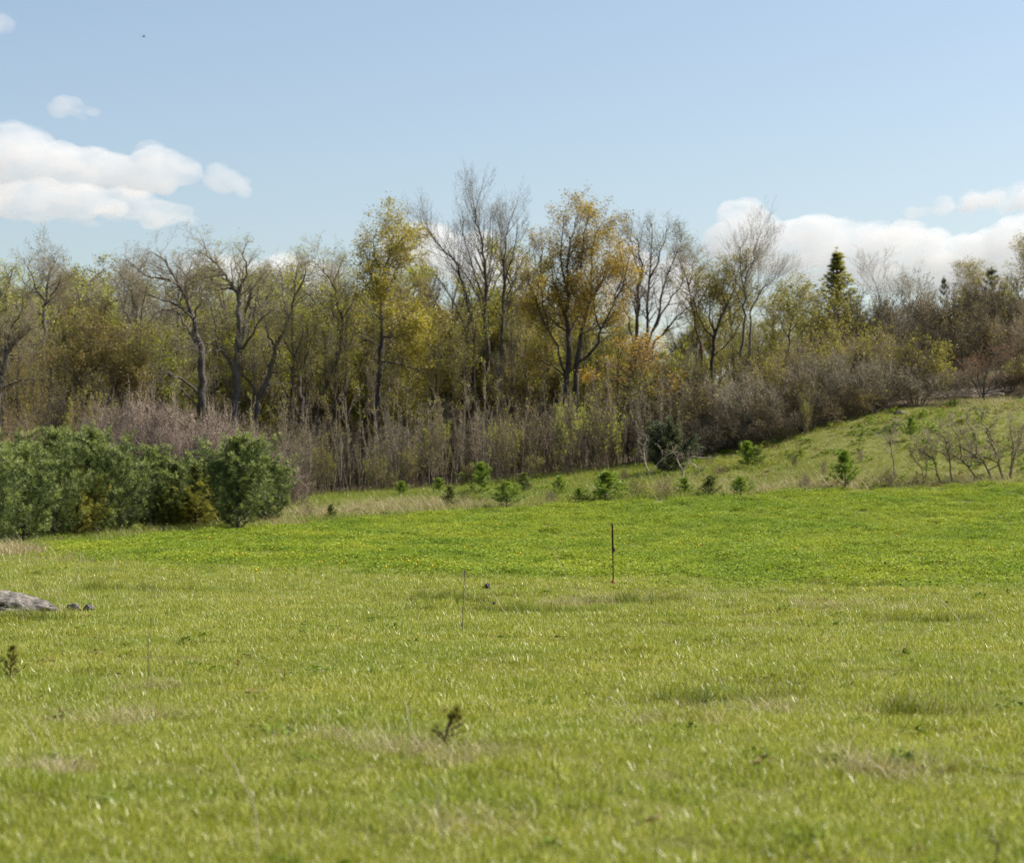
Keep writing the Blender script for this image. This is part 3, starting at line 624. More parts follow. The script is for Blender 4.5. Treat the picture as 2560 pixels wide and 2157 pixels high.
H('orange_tree', 'broad dome-crowned tree covered in small orange-gold spring leaves', 116, 'fine', [
    (.30, .03, 0, 0, .4, 1, Z(z3, (425, 1560), (415, 1100), (430, 950), (435, 800), (425, 650), (430, 500), (440, 350), (470, 210))),
    (.28, .03, 0, .8, .4, 1, Z(z3, (462, 1560), (475, 1100), (482, 950), (500, 800), (540, 650), (550, 500), (560, 330), (600, 215))),
    (.15, .02, 1, -1.5, .2, 1, Z(z3, (482, 950), (560, 880), (610, 760), (660, 640), (700, 480), (690, 330))),
    (.13, .02, 1, -1.5, .2, 1, Z(z3, (418, 1010), (385, 900), (335, 780), (300, 600), (270, 450), (255, 350))),
    (.12, .02, 1, 2, .2, 1, Z(z3, (430, 700), (380, 560), (350, 420), (345, 260))),
    (.12, .02, 1, -2, .2, 1, Z(z3, (540, 650), (500, 480), (510, 330), (530, 190))),
    (.1, .02, 1, -1.5, .2, 1, Z(z3, (415, 1020), (330, 960), (240, 930))),
    (.1, .02, 1, 2, .2, 1, Z(z3, (540, 640), (610, 500), (650, 370), (650, 270))),
    (.1, .02, 1, -2, .2, 1, Z(z3, (430, 560), (400, 400), (410, 200))),
    (.1, .02, 1, 2, .2, 1, Z(z3, (420, 800), (330, 700), (225, 640))),
    (.1, .02, 1, -2, .2, 1.2, Z(z3, (330, 780), (260, 620), (225, 500))),
    (.1, .02, 1, -2, .2, 1.2, Z(z3, (660, 640), (715, 540), (725, 420))),
    (.1, .02, 1, 2, .2, 1.2, Z(z3, (300, 600), (290, 420), (310, 290))),
    (.1, .02, 1, -1, .2, 1.2, Z(z3, (600, 780), (560, 640), (600, 520)))], 'bark_dark', 'twig_brown', 'leaf_orange', .13, .95, 3, seed=31, lspread=.16)
H('bare_tree', 'leafless spreading tree silhouetted against the cloud right of the orange dome', 121, 'fine', [
    (.27, .03, 0, 0, .5, 1, Z(z3, (780, 1560), (770, 1100), (755, 960), (770, 800), (775, 640), (790, 480), (770, 330))),
    (.22, .03, 1, 1, .35, .9, Z(z3, (770, 1060), (815, 930), (820, 760), (835, 600), (845, 450), (850, 255))),
    (.15, .02, 1, -1.5, .3, .9, Z(z3, (815, 950), (870, 870), (930, 790), (980, 740), (1040, 690))),
    (.13, .02, 1, -2, .3, .9, Z(z3, (825, 900), (870, 770), (900, 600), (960, 450), (985, 330))),
    (.12, .02, 1, 2, .3, .9, Z(z3, (757, 960), (740, 800), (705, 650), (725, 450))),
    (.11, .02, 1, 2, .3, .9, Z(z3, (850, 830), (930, 680), (1000, 560), (1005, 430))),
    (.1, .02, 1, -2, .3, .9, Z(z3, (840, 560), (890, 420), (920, 300))),
    (.1, .02, 1, 2, .3, .9, Z(z3, (785, 520), (750, 400), (735, 300)))], 'bark_dark', 'twig_dark', 'leaf_bud', .08, .25, 1, seed=32)
H('oak_tree', 'small oak with flat tiers of vivid orange leaves in front of the wood', 112, 'fine', [
    (.2, .03, 0, 0, .5, 1, Z(z3, (790, 1560), (795, 1180), (785, 1080), (760, 1000), (740, 900), (760, 840))),
    (.1, .02, 1, -1.5, .2, 1.3, Z(z3, (780, 1060), (700, 1030), (620, 1000), (545, 1015))),
    (.1, .02, 1, -1.5, .2, 1.5, Z(z3, (780, 1050), (850, 1010), (900, 1010), (945, 1050))),
    (.1, .02, 1, 1.5, .2, .6, Z(z3, (760, 1000), (690, 930), (620, 900))),
    (.1, .02, 1, -1.5, .2, 1.3, Z(z3, (750, 940), (800, 890), (850, 870))),
    (.1, .02, 1, 1, .2, 1, Z(z3, (790, 1120), (680, 1100), (560, 1110)))], 'bark_dark', 'twig_brown', 'leaf_spray', .14, .7, 2, seed=33, lspread=.16)
H('leaning_tree', 'slender reddish-brown trunk leaning left above the olive bushes', 119, 'fine', [
    (.15, .02, 0, 0, .5, 1, Z(z3, (1090, 1560), (1088, 900), (1070, 790), (1045, 660), (1020, 520), (985, 400), (960, 320))),
    (.06, .02, 1, 1, .2, 1, Z(z3, (1020, 520), (1050, 420), (1060, 330))),
    (.06, .02, 1, -1, .2, 1, Z(z3, (1050, 680), (1100, 560), (1120, 480)))], 'bark_red', 'twig_grey', 'leaf_olive', .1, .3, 1, seed=34)
H('forked_tree', 'olive-budded tree forking left of the tall twin bare poles', 118, 'fine', [
    (.2, .03, 0, 0, .4, 1, Z(z4, (40, 1500), (50, 950), (60, 780), (110, 640), (150, 560), (180, 450))),
    (.1, .02, 1, 1.5, .2, 1, Z(z4, (58, 780), (30, 650), (40, 550), (60, 450))),
    (.1, .02, 1, -1.5, .2, 1, Z(z4, (110, 640), (90, 530), (110, 440))),
    (.1, .02, 1, -1.5, .2, 1, Z(z4, (60, 820), (-20, 720), (-60, 600), (-50, 500))),
    (.09, .02, 1, -1, .2, 1, Z(z4, (55, 900), (130, 820), (170, 720)))], 'bark_dark', 'twig_brown', 'leaf_olive', .13, .8, 2, seed=35)
H('bare_tree', 'tall leafless twin-stemmed poles with long whip tops before the right cloud', 116, 'upright', [
    (.17, .02, 0, 0, .45, .7, Z(z4, (190, 1560), (195, 1040), (190, 800), (200, 640), (205, 500), (215, 400), (250, 300), (262, 220))),
    (.15, .02, 0, .6, .5, .8, Z(z4, (238, 1560), (230, 1000), (232, 760), (240, 620), (290, 500), (340, 430))),
    (.08, .02, 1, 1, .3, .7, Z(z4, (205, 520), (160, 430), (140, 330), (130, 270))),
    (.08, .02, 1, -1, .3, .7, Z(z4, (205, 480), (180, 350), (165, 240))),
    (.08, .02, 1, 1.5, .3, .7, Z(z4, (200, 580), (150, 470), (80, 390))),
    (.07, .02, 1, -1, .3, .7, Z(z4, (212, 420), (215, 320), (200, 250)))], 'bark_grey', 'twig_grey', 'leaf_olive', .12, .7, 2, seed=36, keep=lambda T: T[:, 2] < 13.0)
H('budding_tree', 'small dark-stemmed tree with airy olive crown on the slope left of the cedar', 113, 'fine', [
    (.14, .02, 0, 0, .45, 1, Z(z4, (393, 1500), (400, 1000), (412, 880), (425, 780), (430, 700), (450, 620), (470, 560))),
    (.07, .02, 1, 1, .2, 1, Z(z4, (425, 790), (390, 700), (370, 610))),
    (.07, .02, 1, -1, .2, 1, Z(z4, (428, 760), (480, 680), (520, 600)))], 'bark_dark', 'twig_brown', 'leaf_olive', .13, .8, 2, seed=37)
H('bare_tree', 'small bare fan-shaped tree on the skyline right of the cedar', 132, 'upright', [
    (.09, .015, 0, 0, .4, .8, Z(z4, (866, 1000), (865, 700), (862, 580), (845, 480), (830, 410))),
    (.06, .012, 1, .5, .3, .7, Z(z4, (863, 600), (885, 520), (905, 430))),
    (.06, .012, 1, -.5, .3, .7, Z(z4, (860, 570), (820, 510), (790, 460)))], 'bark_grey', 'twig_grey', None, seed=38)
H('bare_tree', 'tuft-topped grey bare tree on the skyline above the dark brown bushes', 134, 'fine', [
    (.1, .015, 0, 0, .35, 1, Z(z4, (1005, 1000), (1010, 700), (1015, 600), (1010, 500))),
    (.06, .012, 1, .5, .3, 1, Z(z4, (1010, 680), (970, 610), (975, 520))),
    (.06, .012, 1, -.5, .3, 1, Z(z4, (1012, 660), (1050, 590), (1055, 510)))], 'bark_grey', 'twig_grey', 'leaf_bud', .1, .4, 1, seed=39)
H('budding_tree', 'pale tan budding tree on the skyline between two small pines', 136, 'fine', [
    (.1, .015, 0, 0, .35, 1, Z(z4, (1338, 1000), (1335, 680), (1332, 580), (1335, 480))),
    (.06, .012, 1, .5, .3, 1, Z(z4, (1335, 660), (1300, 590), (1305, 510))),
    (.06, .012, 1, -.5, .3, 1, Z(z4, (1334, 640), (1370, 580), (1365, 500)))], 'twig_pale', 'twig_pale', 'leaf_bud', .12, .9, 2, seed=40)
H('budding_tree', 'tall golden-olive budding tree cut by the right edge of the frame', 128, 'fine', [
    (.22, .02, 0, 0, .35, 1, Z(z4, (1620, 1000), (1610, 800), (1608, 660), (1604, 520), (1600, 420), (1602, 330))),
    (.1, .02, 1, .8, .2, 1, Z(z4, (1610, 700), (1550, 620), (1525, 540))),
    (.1, .02, 1, -.8, .2, 1, Z(z4, (1606, 600), (1575, 520), (1572, 440))),
    (.1, .02, 1, 1, .2, 1, Z(z4, (1608, 600), (1680, 500), (1700, 400)))], 'bark_dark', 'twig_brown', 'leaf_gold', .13, .6, 2, seed=41)
H('red_shrub', 'reddish budding shrub with dark fan of stems at the top of the grass bank', 112.6, 'fine', [
    (.12, .02, 0, 0, .3, 1, Z(z4, (1375, 1215), (1372, 1100), (1388, 990), (1410, 890), (1420, 840))),
    (.08, .02, 1, -.4, .2, 1.2, Z(z4, (1374, 1160), (1310, 1040), (1250, 960))),
    (.08, .02, 1, .4, .2, 1.2, Z(z4, (1374, 1140), (1440, 1010), (1475, 900))),
    (.08, .02, 1, .5, .2, 1.2, Z(z4, (1373, 1150), (1345, 1000), (1345, 870)))], 'bark_dark', 'twig_dark', 'leaf_red', .09, .6, 1, seed=42, cat='shrub')
for a, k in HEROES: hero(*a, **k)

# ---- background trees: built once per kind, copied into the depth of the wood
def measure(parts):
    V = []
    for _, me in parts:
        if me is not None and len(me.vertices):
            q = np.empty(len(me.vertices)*3, np.float32); me.vertices.foreach_get('co', q); V.append(q.reshape(-1, 3))
    V = np.concatenate(V)
    return float(np.percentile(V[:, 2], 99.3)), float(2*np.percentile(np.hypot(V[:, 0], V[:, 1]), 95))
def kind_tree(seed, habit, Ht, nl, spread, bark, twig, leaf, lsize, lprob, lper, low=.25):
    w = Wood(seed); P = dict(HAB[habit]); r = w.r; P['rmin'] = .008
    pts = [(0, 0, -.4)]; x = y = 0
    for i in range(8):
        x += r.gauss(0, .12); y += r.gauss(0, .12); pts.append((x, y, Ht*(i+1)/8*.97))
    dirs = [(0, 0, 1)]*9
    w.add(pts, Ht*.016, .02, 0)
    w.spawn(pts, dirs, Ht*.4, .1, 0, P, t0=.45)
    for j in range(nl):
        t = low+(0.92-low)*(j+r.random())/nl; a = j*2.4+r.uniform(-.5, .5)
        i = int(t*8); p = pts[i]
        up = .45+.5*t; L = spread*(1.15-.75*abs(t-.45))*r.uniform(.8, 1.2)
        w.grow(p, (math.cos(a)*(1-up*.5), math.sin(a)*(1-up*.5), up), L, Ht*.006, 1, P)
    parts = [('trunk', w.mesh('trunk', (0,), M[bark], [7, 5, 4, 3, 3])), ('trunk/branches', w.mesh('branches', (1,), M[bark], [7, 5, 4, 3, 3])),
            ('twigs', w.mesh('twigs', (2, 3, 4), M[twig], [7, 5, 3, 3, 3])), ('twigs/foliage', w.leaves('foliage', M[leaf], lsize, lprob, lper, .2))]
    return (parts, *measure(parts))
KT = dict(
    lime=kind_tree(60, 'fine', 14, 13, 4.2, 'bark_grey', 'twig_grey', 'leaf_lime', .2, .8, 2),
    yellow=kind_tree(61, 'fine', 14, 14, 4.4, 'bark_dark', 'twig_brown', 'leaf_yellowgreen', .21, .9, 2, .15),
    gold=kind_tree(62, 'fine', 13, 13, 4.2, 'bark_dark', 'twig_brown', 'leaf_gold', .2, .8, 2, .15),
    olive=kind_tree(63, 'fine', 13, 14, 4.2, 'bark_dark', 'twig_dark', 'leaf_olive', .2, .9, 2, .12),
    brown=kind_tree(64, 'fine', 12, 14, 4.2, 'bark_dark', 'twig_brown', 'leaf_brown', .18, .9, 2, .12),
    bare=kind_tree(65, 'spread', 14, 12, 4.0, 'bark_grey', 'twig_grey', 'leaf_bud', .12, .3, 1),
    darkbare=kind_tree(66, 'upright', 15, 12, 4.4, 'bark_dark', 'twig_dark', 'leaf_olive', .15, .5, 1, .12))
KT['pole'] = kind_tree(67, 'upright', 13, 5, 2.2, 'bark_grey', 'twig_grey', 'leaf_bud', .11, .6, 1, .5)
KT['darkpole'] = kind_tree(68, 'upright', 13, 6, 2.2, 'bark_dark', 'twig_brown', 'leaf_yellowgreen', .13, .8, 1, .4)
KL = dict(pole=('pole_tree', 'slim grey pole-like tree in the wood behind the front trunks', 'slim poles inside the wood'), darkpole=('pole_tree', 'slim dark leafing pole tree in the wood behind the front trunks', 'slim dark poles inside the wood'), lime=('budding_tree', 'lime-green budding tree in the wood behind the front trunks', 'lime-green trees inside the wood'),
          yellow=('budding_tree', 'yellow-green leafing tree in the wood behind the front trunks', 'yellow-green trees inside the wood'),
          gold=('budding_tree', 'gold-leafed tree in the wood behind the front trunks', 'gold trees inside the wood'),
          olive=('budding_tree', 'dull olive tree in the wood behind the front trunks', 'olive trees inside the wood'),
          brown=('budding_tree', 'brown budding tree in the wood behind the front trunks', 'brown trees inside the wood'),
          bare=('bare_tree', 'thin grey leafless tree in the wood behind the front trunks', 'bare trees inside the wood'),
          darkbare=('bare_tree', 'dark nearly leafless tree in the wood behind the front trunks', 'dark trees inside the wood'))
MARK = [(-20, 'at the far left edge'), (107, 'behind the round-crowned bare tree'), (215, 'behind the low olive-brown budding tree'), (335, 'behind the thin-crowned bare tree'), (470, 'behind the left-sweeping leaning tree'), (592, 'behind the thickest straight trunk'), (690, 'behind the crooked tree'),
        (760, 'behind the slim dark tree'), (840, 'behind the slim tree leaning right'), (950, 'behind the gold-green maple'), (1060, 'between the maple and the tallest tree'), (1215, 'behind the tallest tree'), (1330, 'left of the orange dome tree'), (1430, 'behind the orange dome tree'), (1520, 'right of the orange dome tree'), (1610, 'behind the bare spreading tree'),
        (1735, 'behind the slender reddish trunk'), (1800, 'behind the olive-budded forked tree'), (1870, 'behind the tall twin poles'), (1970, 'behind the airy olive slope tree'), (2090, 'behind the pointed cedar'), (2200, 'right of the pointed cedar')]
def mark(x): return min(MARK, key=lambda m: abs(m[0]-x))[1]
def put_tree(kind, x, D, top, wide=1.0, r=random.Random(9)):
    parts, Ht, sp = KT[kind]; X = (x-1280)/F*D; g = h1(X, D)
    H_ = CAMZ+(HZ-top)/F*D-g; s = H_/Ht
    nm, lb, gr = KL[kind]; lb = lb.replace('behind the front trunks', mark(x))
    thing(nm, lb, 'tree', (X, D, g), r.uniform(0, 6.28), (s*wide, s*wide, s), gr, parts)
BG = [('bare', -60, 132, 740), ('olive', 20, 128, 800), ('brown', 60, 121, 880), ('brown', 110, 134, 700), ('olive', 170, 128, 780), ('lime', 215, 136, 690), ('brown', 260, 130, 760), ('bare', 300, 140, 640),
      ('olive', 330, 127, 840), ('lime', 385, 133, 800), ('lime', 430, 126, 830), ('bare', 260, 142, 670), ('lime', 470, 142, 700), ('yellow', 520, 131, 760), ('lime', 565, 138, 690), ('yellow', 610, 129, 800), ('yellow', 660, 136, 700),
      ('olive', 640, 123, 900), ('yellow', 700, 127, 780), ('lime', 735, 141, 650), ('yellow', 780, 132, 760), ('bare', 820, 139, 640), ('olive', 830, 126, 830), ('gold', 880, 131, 760), ('yellow', 920, 125, 880), ('gold', 990, 129, 720), ('yellow', 1010, 124, 840),
      ('darkbare', 1060, 131, 660), ('olive', 1080, 127, 740), ('darkbare', 1130, 134, 650), ('brown', 1150, 127, 820), ('yellow', 1215, 136, 650), ('olive', 1240, 129, 720), ('yellow', 1290, 132, 600), ('gold', 1340, 128, 720), ('brown', 1380, 132, 760),
      ('gold', 1460, 130, 730), ('olive', 1480, 124, 850), ('olive', 1540, 133, 800), ('olive', 1570, 126, 850), ('yellow', 1630, 124, 880), ('olive', 1690, 128, 800), ('yellow', 1720, 120, 880), ('bare', 1750, 135, 690), ('olive', 1790, 127, 760),
      ('olive', 1840, 131, 700), ('lime', 1880, 123, 800), ('bare', 1930, 134, 700), ('olive', 1940, 126, 770), ('lime', 2000, 132, 740), ('bare', 2040, 136, 720), ('olive', 2055, 124, 820), ('brown', 2150, 130, 800), ('olive', 1420, 139, 690), ('bare', 690, 145, 660), ('bare', 500, 148, 640), ('bare', 150, 146, 690),
      ('brown', 1000, 137, 760), ('darkbare', 1010, 142, 700), ('olive', 560, 122, 930), ('brown', 1300, 122, 900), ('olive', 980, 121, 930), ('brown', 760, 121, 930), ('brown', 440, 121, 930), ('olive', 300, 119, 960), ('brown', 160, 119, 960), ('brown', 1180, 121, 930), ('brown', 20, 124, 900), ('bare', 70, 139, 720)]
zone = [(40, 'brown olive bare', 790), (330, 'olive brown lime', 800), (480, 'lime lime yellow olive', 760), (760, 'yellow lime olive', 740), (1040, 'yellow gold olive', 760), (1210, 'darkbare olive brown', 720), (1340, 'yellow olive', 700), (1560, 'yellow olive brown', 800), (1680, 'yellow olive', 860), (1900, 'olive lime bare', 790), (2130, 'olive lime', 850)]
for i in range(62):
    x = -70+2200*(i+rnd.random())/62
    zz = next(z for z in zone if x <= z[0] or z is zone[-1])
    put_tree(rnd.choice(zz[1].split()), x, rnd.uniform(121, 152), zz[2]+rnd.uniform(-30, 110), rnd.uniform(1.1, 1.5))
for i in range(30):
    x = -60+1120*(i+rnd.random())/30
    put_tree(rnd.choice(['bare', 'bare', 'yellow', 'olive', 'lime']), x, rnd.uniform(128, 150), rnd.uniform(640, 740), rnd.uniform(1.0, 1.35))
for i in range(92):
    x = -40+2080*(i+rnd.random())/92
    put_tree(rnd.choice(['pole', 'darkpole', 'darkpole']), x, rnd.uniform(115.5, 128), np.interp(x, [0, 700, 1250, 1500, 1700, 2050], [760, 720, 700, 780, 760, 800])+rnd.uniform(-20, 170), rnd.uniform(.6, .9))
for k, x, D, t in BG:
    if t >= 920: continue
    put_tree(k, x, D, t, rnd.uniform(.85, 1.15))
# ------------------------------------------------------------------ shrubs, thicket, pines
def kind_shrub(seed, ns, h, w_, twig, leaf, lsize, lprob, lper=1, n2=9, n3=6, n4=2.5, trop=.05, wob=.16, up=0.55, rmin=.006, r0=.02):
    w = Wood(seed); r = w.r
    P = dict(seg=[1, 5, 4, 3, 2], wob=[0, wob*.6, wob, wob*1.2, wob*1.3], trop=[0, trop, trop, trop, trop], taper=[1, .4, .4, .5, .6], nch=[0, n2, n3, n4], t0=[0, .2, .15, .15],
             ang=[0, 38, 42, 42], len=[0, 0, h*.38, h*.19, h*.10], rr=[0, .6, .6, .7], rmin=rmin, lr=[.4]*4)
    for j in range(ns):
        a = j*2.4+r.uniform(-.6, .6); q = r.uniform(0.05, 1)**.6
        hx, hy = math.cos(a)*q, math.sin(a)*q
        d = (hx*w_*.5, hy*w_*.5, h*(1-.45*q*q)); L = math.sqrt(d[0]**2+d[1]**2+d[2]**2); d = tuple(c/L for c in d)
        w.grow((hx*w_*.12, hy*w_*.12, -.15), d, L*r.uniform(.75, 1.05)*.85, r0*r.uniform(.7, 1.3), 1, P)
    lv = w.leaves('foliage', M[leaf], lsize, lprob, lper, .06) if leaf else None
    parts = [('stems', w.mesh('stems', (1,), M[twig], [4, 4, 3, 3, 3])), ('stems/twigs', w.mesh('twigs', (2, 3, 4), M[twig], [4, 4, 3, 3, 3])), ('foliage', lv)]
    return (parts, *measure(parts))
KS = dict(
    grey=kind_shrub(80, 20, 3, 3.4, 'twig_grey', 'leaf_bud', .07, .4),
    brown=kind_shrub(81, 20, 3, 3.4, 'twig_brown', 'leaf_brown', .08, .8),
    dark=kind_shrub(82, 22, 3, 3.4, 'twig_dark', 'leaf_brown', .07, .5),
    olive=kind_shrub(83, 18, 3, 3.2, 'twig_brown', 'leaf_olive', .09, 1.0, 2),
    lime=kind_shrub(84, 12, 3, 2.2, 'twig_brown', 'leaf_lime', .10, .9, 2, n2=7, n3=5),
    gold=kind_shrub(85, 12, 3, 2.0, 'twig_brown', 'leaf_yellowgreen', .09, .8, 2, n2=7, n3=5),
    pink=kind_shrub(86, 26, 3, 3.0, 'twig_pink', None, .07, 0, n2=8, n3=5, n4=2, trop=.1, wob=.2, rmin=.009, r0=.022),
    weed=kind_shrub(87, 14, 1, 1.0, 'twig_brown', 'leaf_olive', .05, .7, 1, n2=5, n3=3, n4=1, rmin=.004, r0=.008))
def put_shrub(kind, name, label, x, D, top, wpx, r=random.Random(3), group=None):
    parts, h, w = KS[kind]; X = (x-1280)/F*D; g = h1(X, D)
    sz = max(.15, (CAMZ+(HZ-top)/F*D-g)/h*(1.22 if D > 118 else 1.12 if D > 100 else 1.06)); sx = wpx/F*D/w
    thing(name, label, 'shrub', (X, D, g), r.uniform(0, 6.28), (sx, sx, sz), group, parts)

pinkx = [(225, 1075, 88), (290, 1050, 90), (345, 1035, 93), (400, 1040, 92), (455, 1055, 94), (510, 1070, 90), (560, 1090, 93), (330, 1090, 86), (420, 1100, 86), (520, 1110, 86), (620, 1130, 92), (680, 1160, 94), (640, 1180, 88), (720, 1195, 92)]
plab = ['leftmost in the pinkish-brown shrub mound', 'second from left in the pinkish-brown shrub mound', 'crest of the pinkish-brown shrub mound, left half', 'topmost, mid crest of the pinkish-brown shrub mound', 'crest of the pinkish-brown shrub mound, before the leaning tree', 'right shoulder of the mound, below the leaning tree',
        'right shoulder of the mound, below the thickest trunk', 'front of the mound above the olive cedar', 'front of the mound between the two dark pines', 'front of the mound left of the tallest right pine', 'low on the mound behind the tallest right pine', 'far right end of the mound, drooping', 'low right front of the mound touching the pine', 'last twiggy one beside the grey stem thicket']
for (x, t, D), l in zip(pinkx, plab): put_shrub('pink', 'bare_shrub', 'leafless pinkish twiggy shrub, '+l, x, D, t-34, 135, group='pinkish bare shrubs behind the pines')

SH = [('brown', 40, 108, 1030, 190, 'brown budding shrub at the left edge above the pines'), ('dark', 130, 112, 1000, 190, 'dark brown shrub under the round-crowned bare tree'), ('olive', 225, 111, 1010, 160, 'olive shrub at the foot of the olive-brown budding tree'), ('brown', 560, 113, 1030, 150, 'brown shrub between the leaning and the straight trunks'),
      ('dark', 690, 111, 1010, 160, 'dark shrub right of the crooked trunk foot'), ('grey', 640, 106, 1080, 170, 'grey twiggy shrub behind the rightmost pine'), ('grey', 730, 107, 1040, 170, 'grey twiggy shrub at the left end of the stem thicket'), ('dark', 800, 114, 990, 170, 'dark shrub below the right-leaning slim tree'), ('brown', 900, 113, 1010, 170, 'brown shrub under the maple, left side'), ('grey', 990, 111, 1000, 170, 'grey shrub under the maple bright boughs'),
      ('dark', 1100, 114, 960, 180, 'dark shrub at the foot of the tallest tree'), ('grey', 1200, 112, 980, 170, 'grey shrub right of the tallest tree foot'), ('brown', 1290, 111, 960, 170, 'brown shrub left of the orange dome trunks'), ('dark', 1380, 114, 980, 150, 'dark shrub directly under the orange dome tree'), ('dark', 1500, 113, 970, 170, 'dark shrub under the orange oak, left side'), ('brown', 1590, 110, 985, 170, 'brown shrub under the orange oak, right side'),
      ('lime', 1420, 106, 995, 90, 'bright lime-leafed young bush below the orange dome trunks'), ('lime', 1500, 107, 1000, 110, 'wider pale lime bush right of the bright lime bush'), ('gold', 1093, 105.5, 1040, 70, 'slim yellow leafy bush standing in the grey stems'), ('gold', 805, 105, 1110, 60, 'small yellow bush at the left of the stem thicket'), ('gold', 940, 105.5, 1135, 60, 'small yellow bush low in the middle of the thicket'), ('gold', 1260, 105.5, 1050, 90, 'yellowish leafing bush right of centre in the thicket'), ('lime', 1730, 112, 870, 110, 'bright yellow-lime bush right of the orange oak'),
      ('gold', 2016, 107, 1000, 40, 'slim pale leafing bush alone at the edge of the grass bank'),
      ('olive', 1660, 112, 930, 200, 'olive shrub behind the dark round pine'), ('brown', 1730, 109, 960, 210, 'brown shrub up and right of the dark round pine'), ('grey', 1800, 109.5, 960, 200, 'grey-brown shrub left of the twin pole feet'), ('dark', 1770, 107, 1040, 170, 'low dark shrub above the small spruce pair'), ('grey', 1870, 108, 950, 200, 'grey shrub at the feet of the twin poles'), ('olive', 1900, 111, 890, 190, 'olive shrub right of the twin poles'),
      ('dark', 1850, 107, 1040, 150, 'low dark shrub on the bank edge under the twin poles'), ('brown', 1950, 109, 930, 190, 'brown shrub on the bank edge, lower slope'), ('olive', 2010, 113, 860, 190, 'olive shrub at the foot of the cedar, left'), ('dark', 1930, 107, 1010, 140, 'low dark shrub behind the slim pale leafing bush'), ('grey', 2040, 110, 900, 190, 'rounded grey shrub below the cedar'), ('dark', 2020, 108.5, 980, 150, 'low dark shrub on the middle bank edge'),
      ('olive', 2110, 114, 840, 190, 'olive shrub right below the cedar'), ('grey', 2120, 111, 890, 190, 'grey shrub in the middle of the hillside mass'), ('brown', 2100, 110, 960, 150, 'low brown shrub on the upper bank edge'), ('olive', 2200, 114, 860, 190, 'olive shrub below the small fan-shaped tree'), ('grey', 2200, 112, 910, 180, 'grey shrub above the upper bank edge'), ('dark', 2180, 111, 980, 140, 'low dark shrub before the fallen brush'), ('olive', 2290, 114, 860, 190, 'olive shrub left of the red shrub'), ('grey', 2290, 113, 920, 170, 'grey shrub left of the fallen brush'),
      ('dark', 2160, 124, 770, 200, 'dark brown skyline bush right of the cedar'), ('dark', 2250, 125, 765, 200, 'dark brown skyline bush under the tuft-topped bare tree'), ('brown', 2330, 126, 740, 200, 'brown skyline bush above the red shrub'), ('dark', 2400, 125, 755, 200, 'dark brown skyline bush under the pale tan tree'), ('olive', 2460, 127, 730, 200, 'olive skyline bush under the green skyline pine'), ('dark', 2520, 125, 745, 210, 'dark brown skyline bush close to the right edge'), ('brown', 2590, 126, 720, 220, 'brown skyline bush cut by the right edge'),
      ('dark', 2230, 119, 830, 200, 'dark bush in the second row below the skyline'), ('dark', 2340, 119, 820, 200, 'dark bush just left above the red shrub'), ('brown', 2540, 119, 810, 200, 'brown bush right of the red shrub'), ('dark', 2440, 120, 800, 200, 'dark bush directly behind the red shrub'), ('olive', 2580, 116, 900, 180, 'olive bush on the bank at the right edge'), ('grey', 2420, 115.5, 915, 130, 'twiggy grey bush beside the dark foot of the red shrub'), ('olive', 2090, 121, 780, 180, 'olive bush hugging the cedar flank'), ('dark', 2520, 116.5, 930, 120, 'dark low bush under the right edge tree')]
for k, x, D, t, w, l in SH:
    if 600 < x < 1640 and k in ('grey', 'dark', 'brown'): t += 75; w *= .8
    put_shrub(k, 'shrub', l, x, D, t, w)

for i in range(9):
    x = 640+1060*(i+rnd.random())/9; g = ground_px(x, np.interp(x, [560, 750, 1000, 1400, 1700], [1262, 1250, 1236, 1196, 1160])); yb = HZ-(g.z-CAMZ)/g.y*F
    put_shrub(('gold', 'olive', 'lime')[i % 3], 'thicket_bush', ('small yellow-leafed bush', 'small olive bush', 'small lime-green bush')[i % 3]+' low along the thicket front, '+mark(x).replace('behind', 'below'), x, g.y+rnd.uniform(-.3, 1.5), yb-rnd.uniform(45, 130), rnd.uniform(40, 80), group='low bushes along the thicket')
# the stem thicket: front stems one by one, the mass behind them as one
def stem_kind(seed, h):
    w = Wood(seed); r = w.r
    P = dict(seg=[7, 4, 3, 2], wob=[.05, .1, .14, .2], trop=[.02, .1, .08, .05], taper=[.3, .4, .5, .5], nch=[8, 3, 1.5], t0=[.35, .15, .1], ang=[26, 32, 40], len=[0, .75, .32, .2], rr=[.55, .6, .6], rmin=.007, lr=[.3]*3)
    w.grow((0, 0, -.15), (r.gauss(0, .12), r.gauss(0, .12), 1), h*r.uniform(.85, 1.15), .024, 0, P)
    return w
stems = [stem_kind(500+i, 4.0) for i in range(6)]
SK = [[('stem', w.mesh('stem', (0,), M[('twig_brown', 'twig_grey', 'twig_brown')[i % 3]], [4, 3, 3, 3])), ('twigs', w.mesh('twigs', (1, 2, 3), M[('twig_grey', 'twig_brown')[i % 2]], [4, 3, 3, 3])),
       ('twigs/foliage', w.leaves('foliage', M[('leaf_bud', 'leaf_yellowgreen', 'leaf_gold')[i % 3]], .075, (.3, .8, .6)[i % 3], 1, .05))] for i, w in enumerate(stems)]
for i in range(150):
    x = 590+1120*(i+rnd.random())/150; D = 0
    g = ground_px(x, np.interp(x, [560, 750, 1000, 1400, 1700], [1262, 1250, 1236, 1196, 1160])); D = g.y+rnd.uniform(-1.4, 2.5)
    X = (x-1280)/F*D; s = rnd.uniform(.5, 1.2)
    thing('sapling', 'thin grey-brown bare sapling fronting the thicket, '+mark(x).replace('behind', 'below'), 'sapling', (X, D, h1(X, D)), rnd.uniform(0, 6.28), (s, s, s*rnd.uniform(.9, 1.15)), 'bare saplings fronting the wood', SK[i % 6])
joined = []
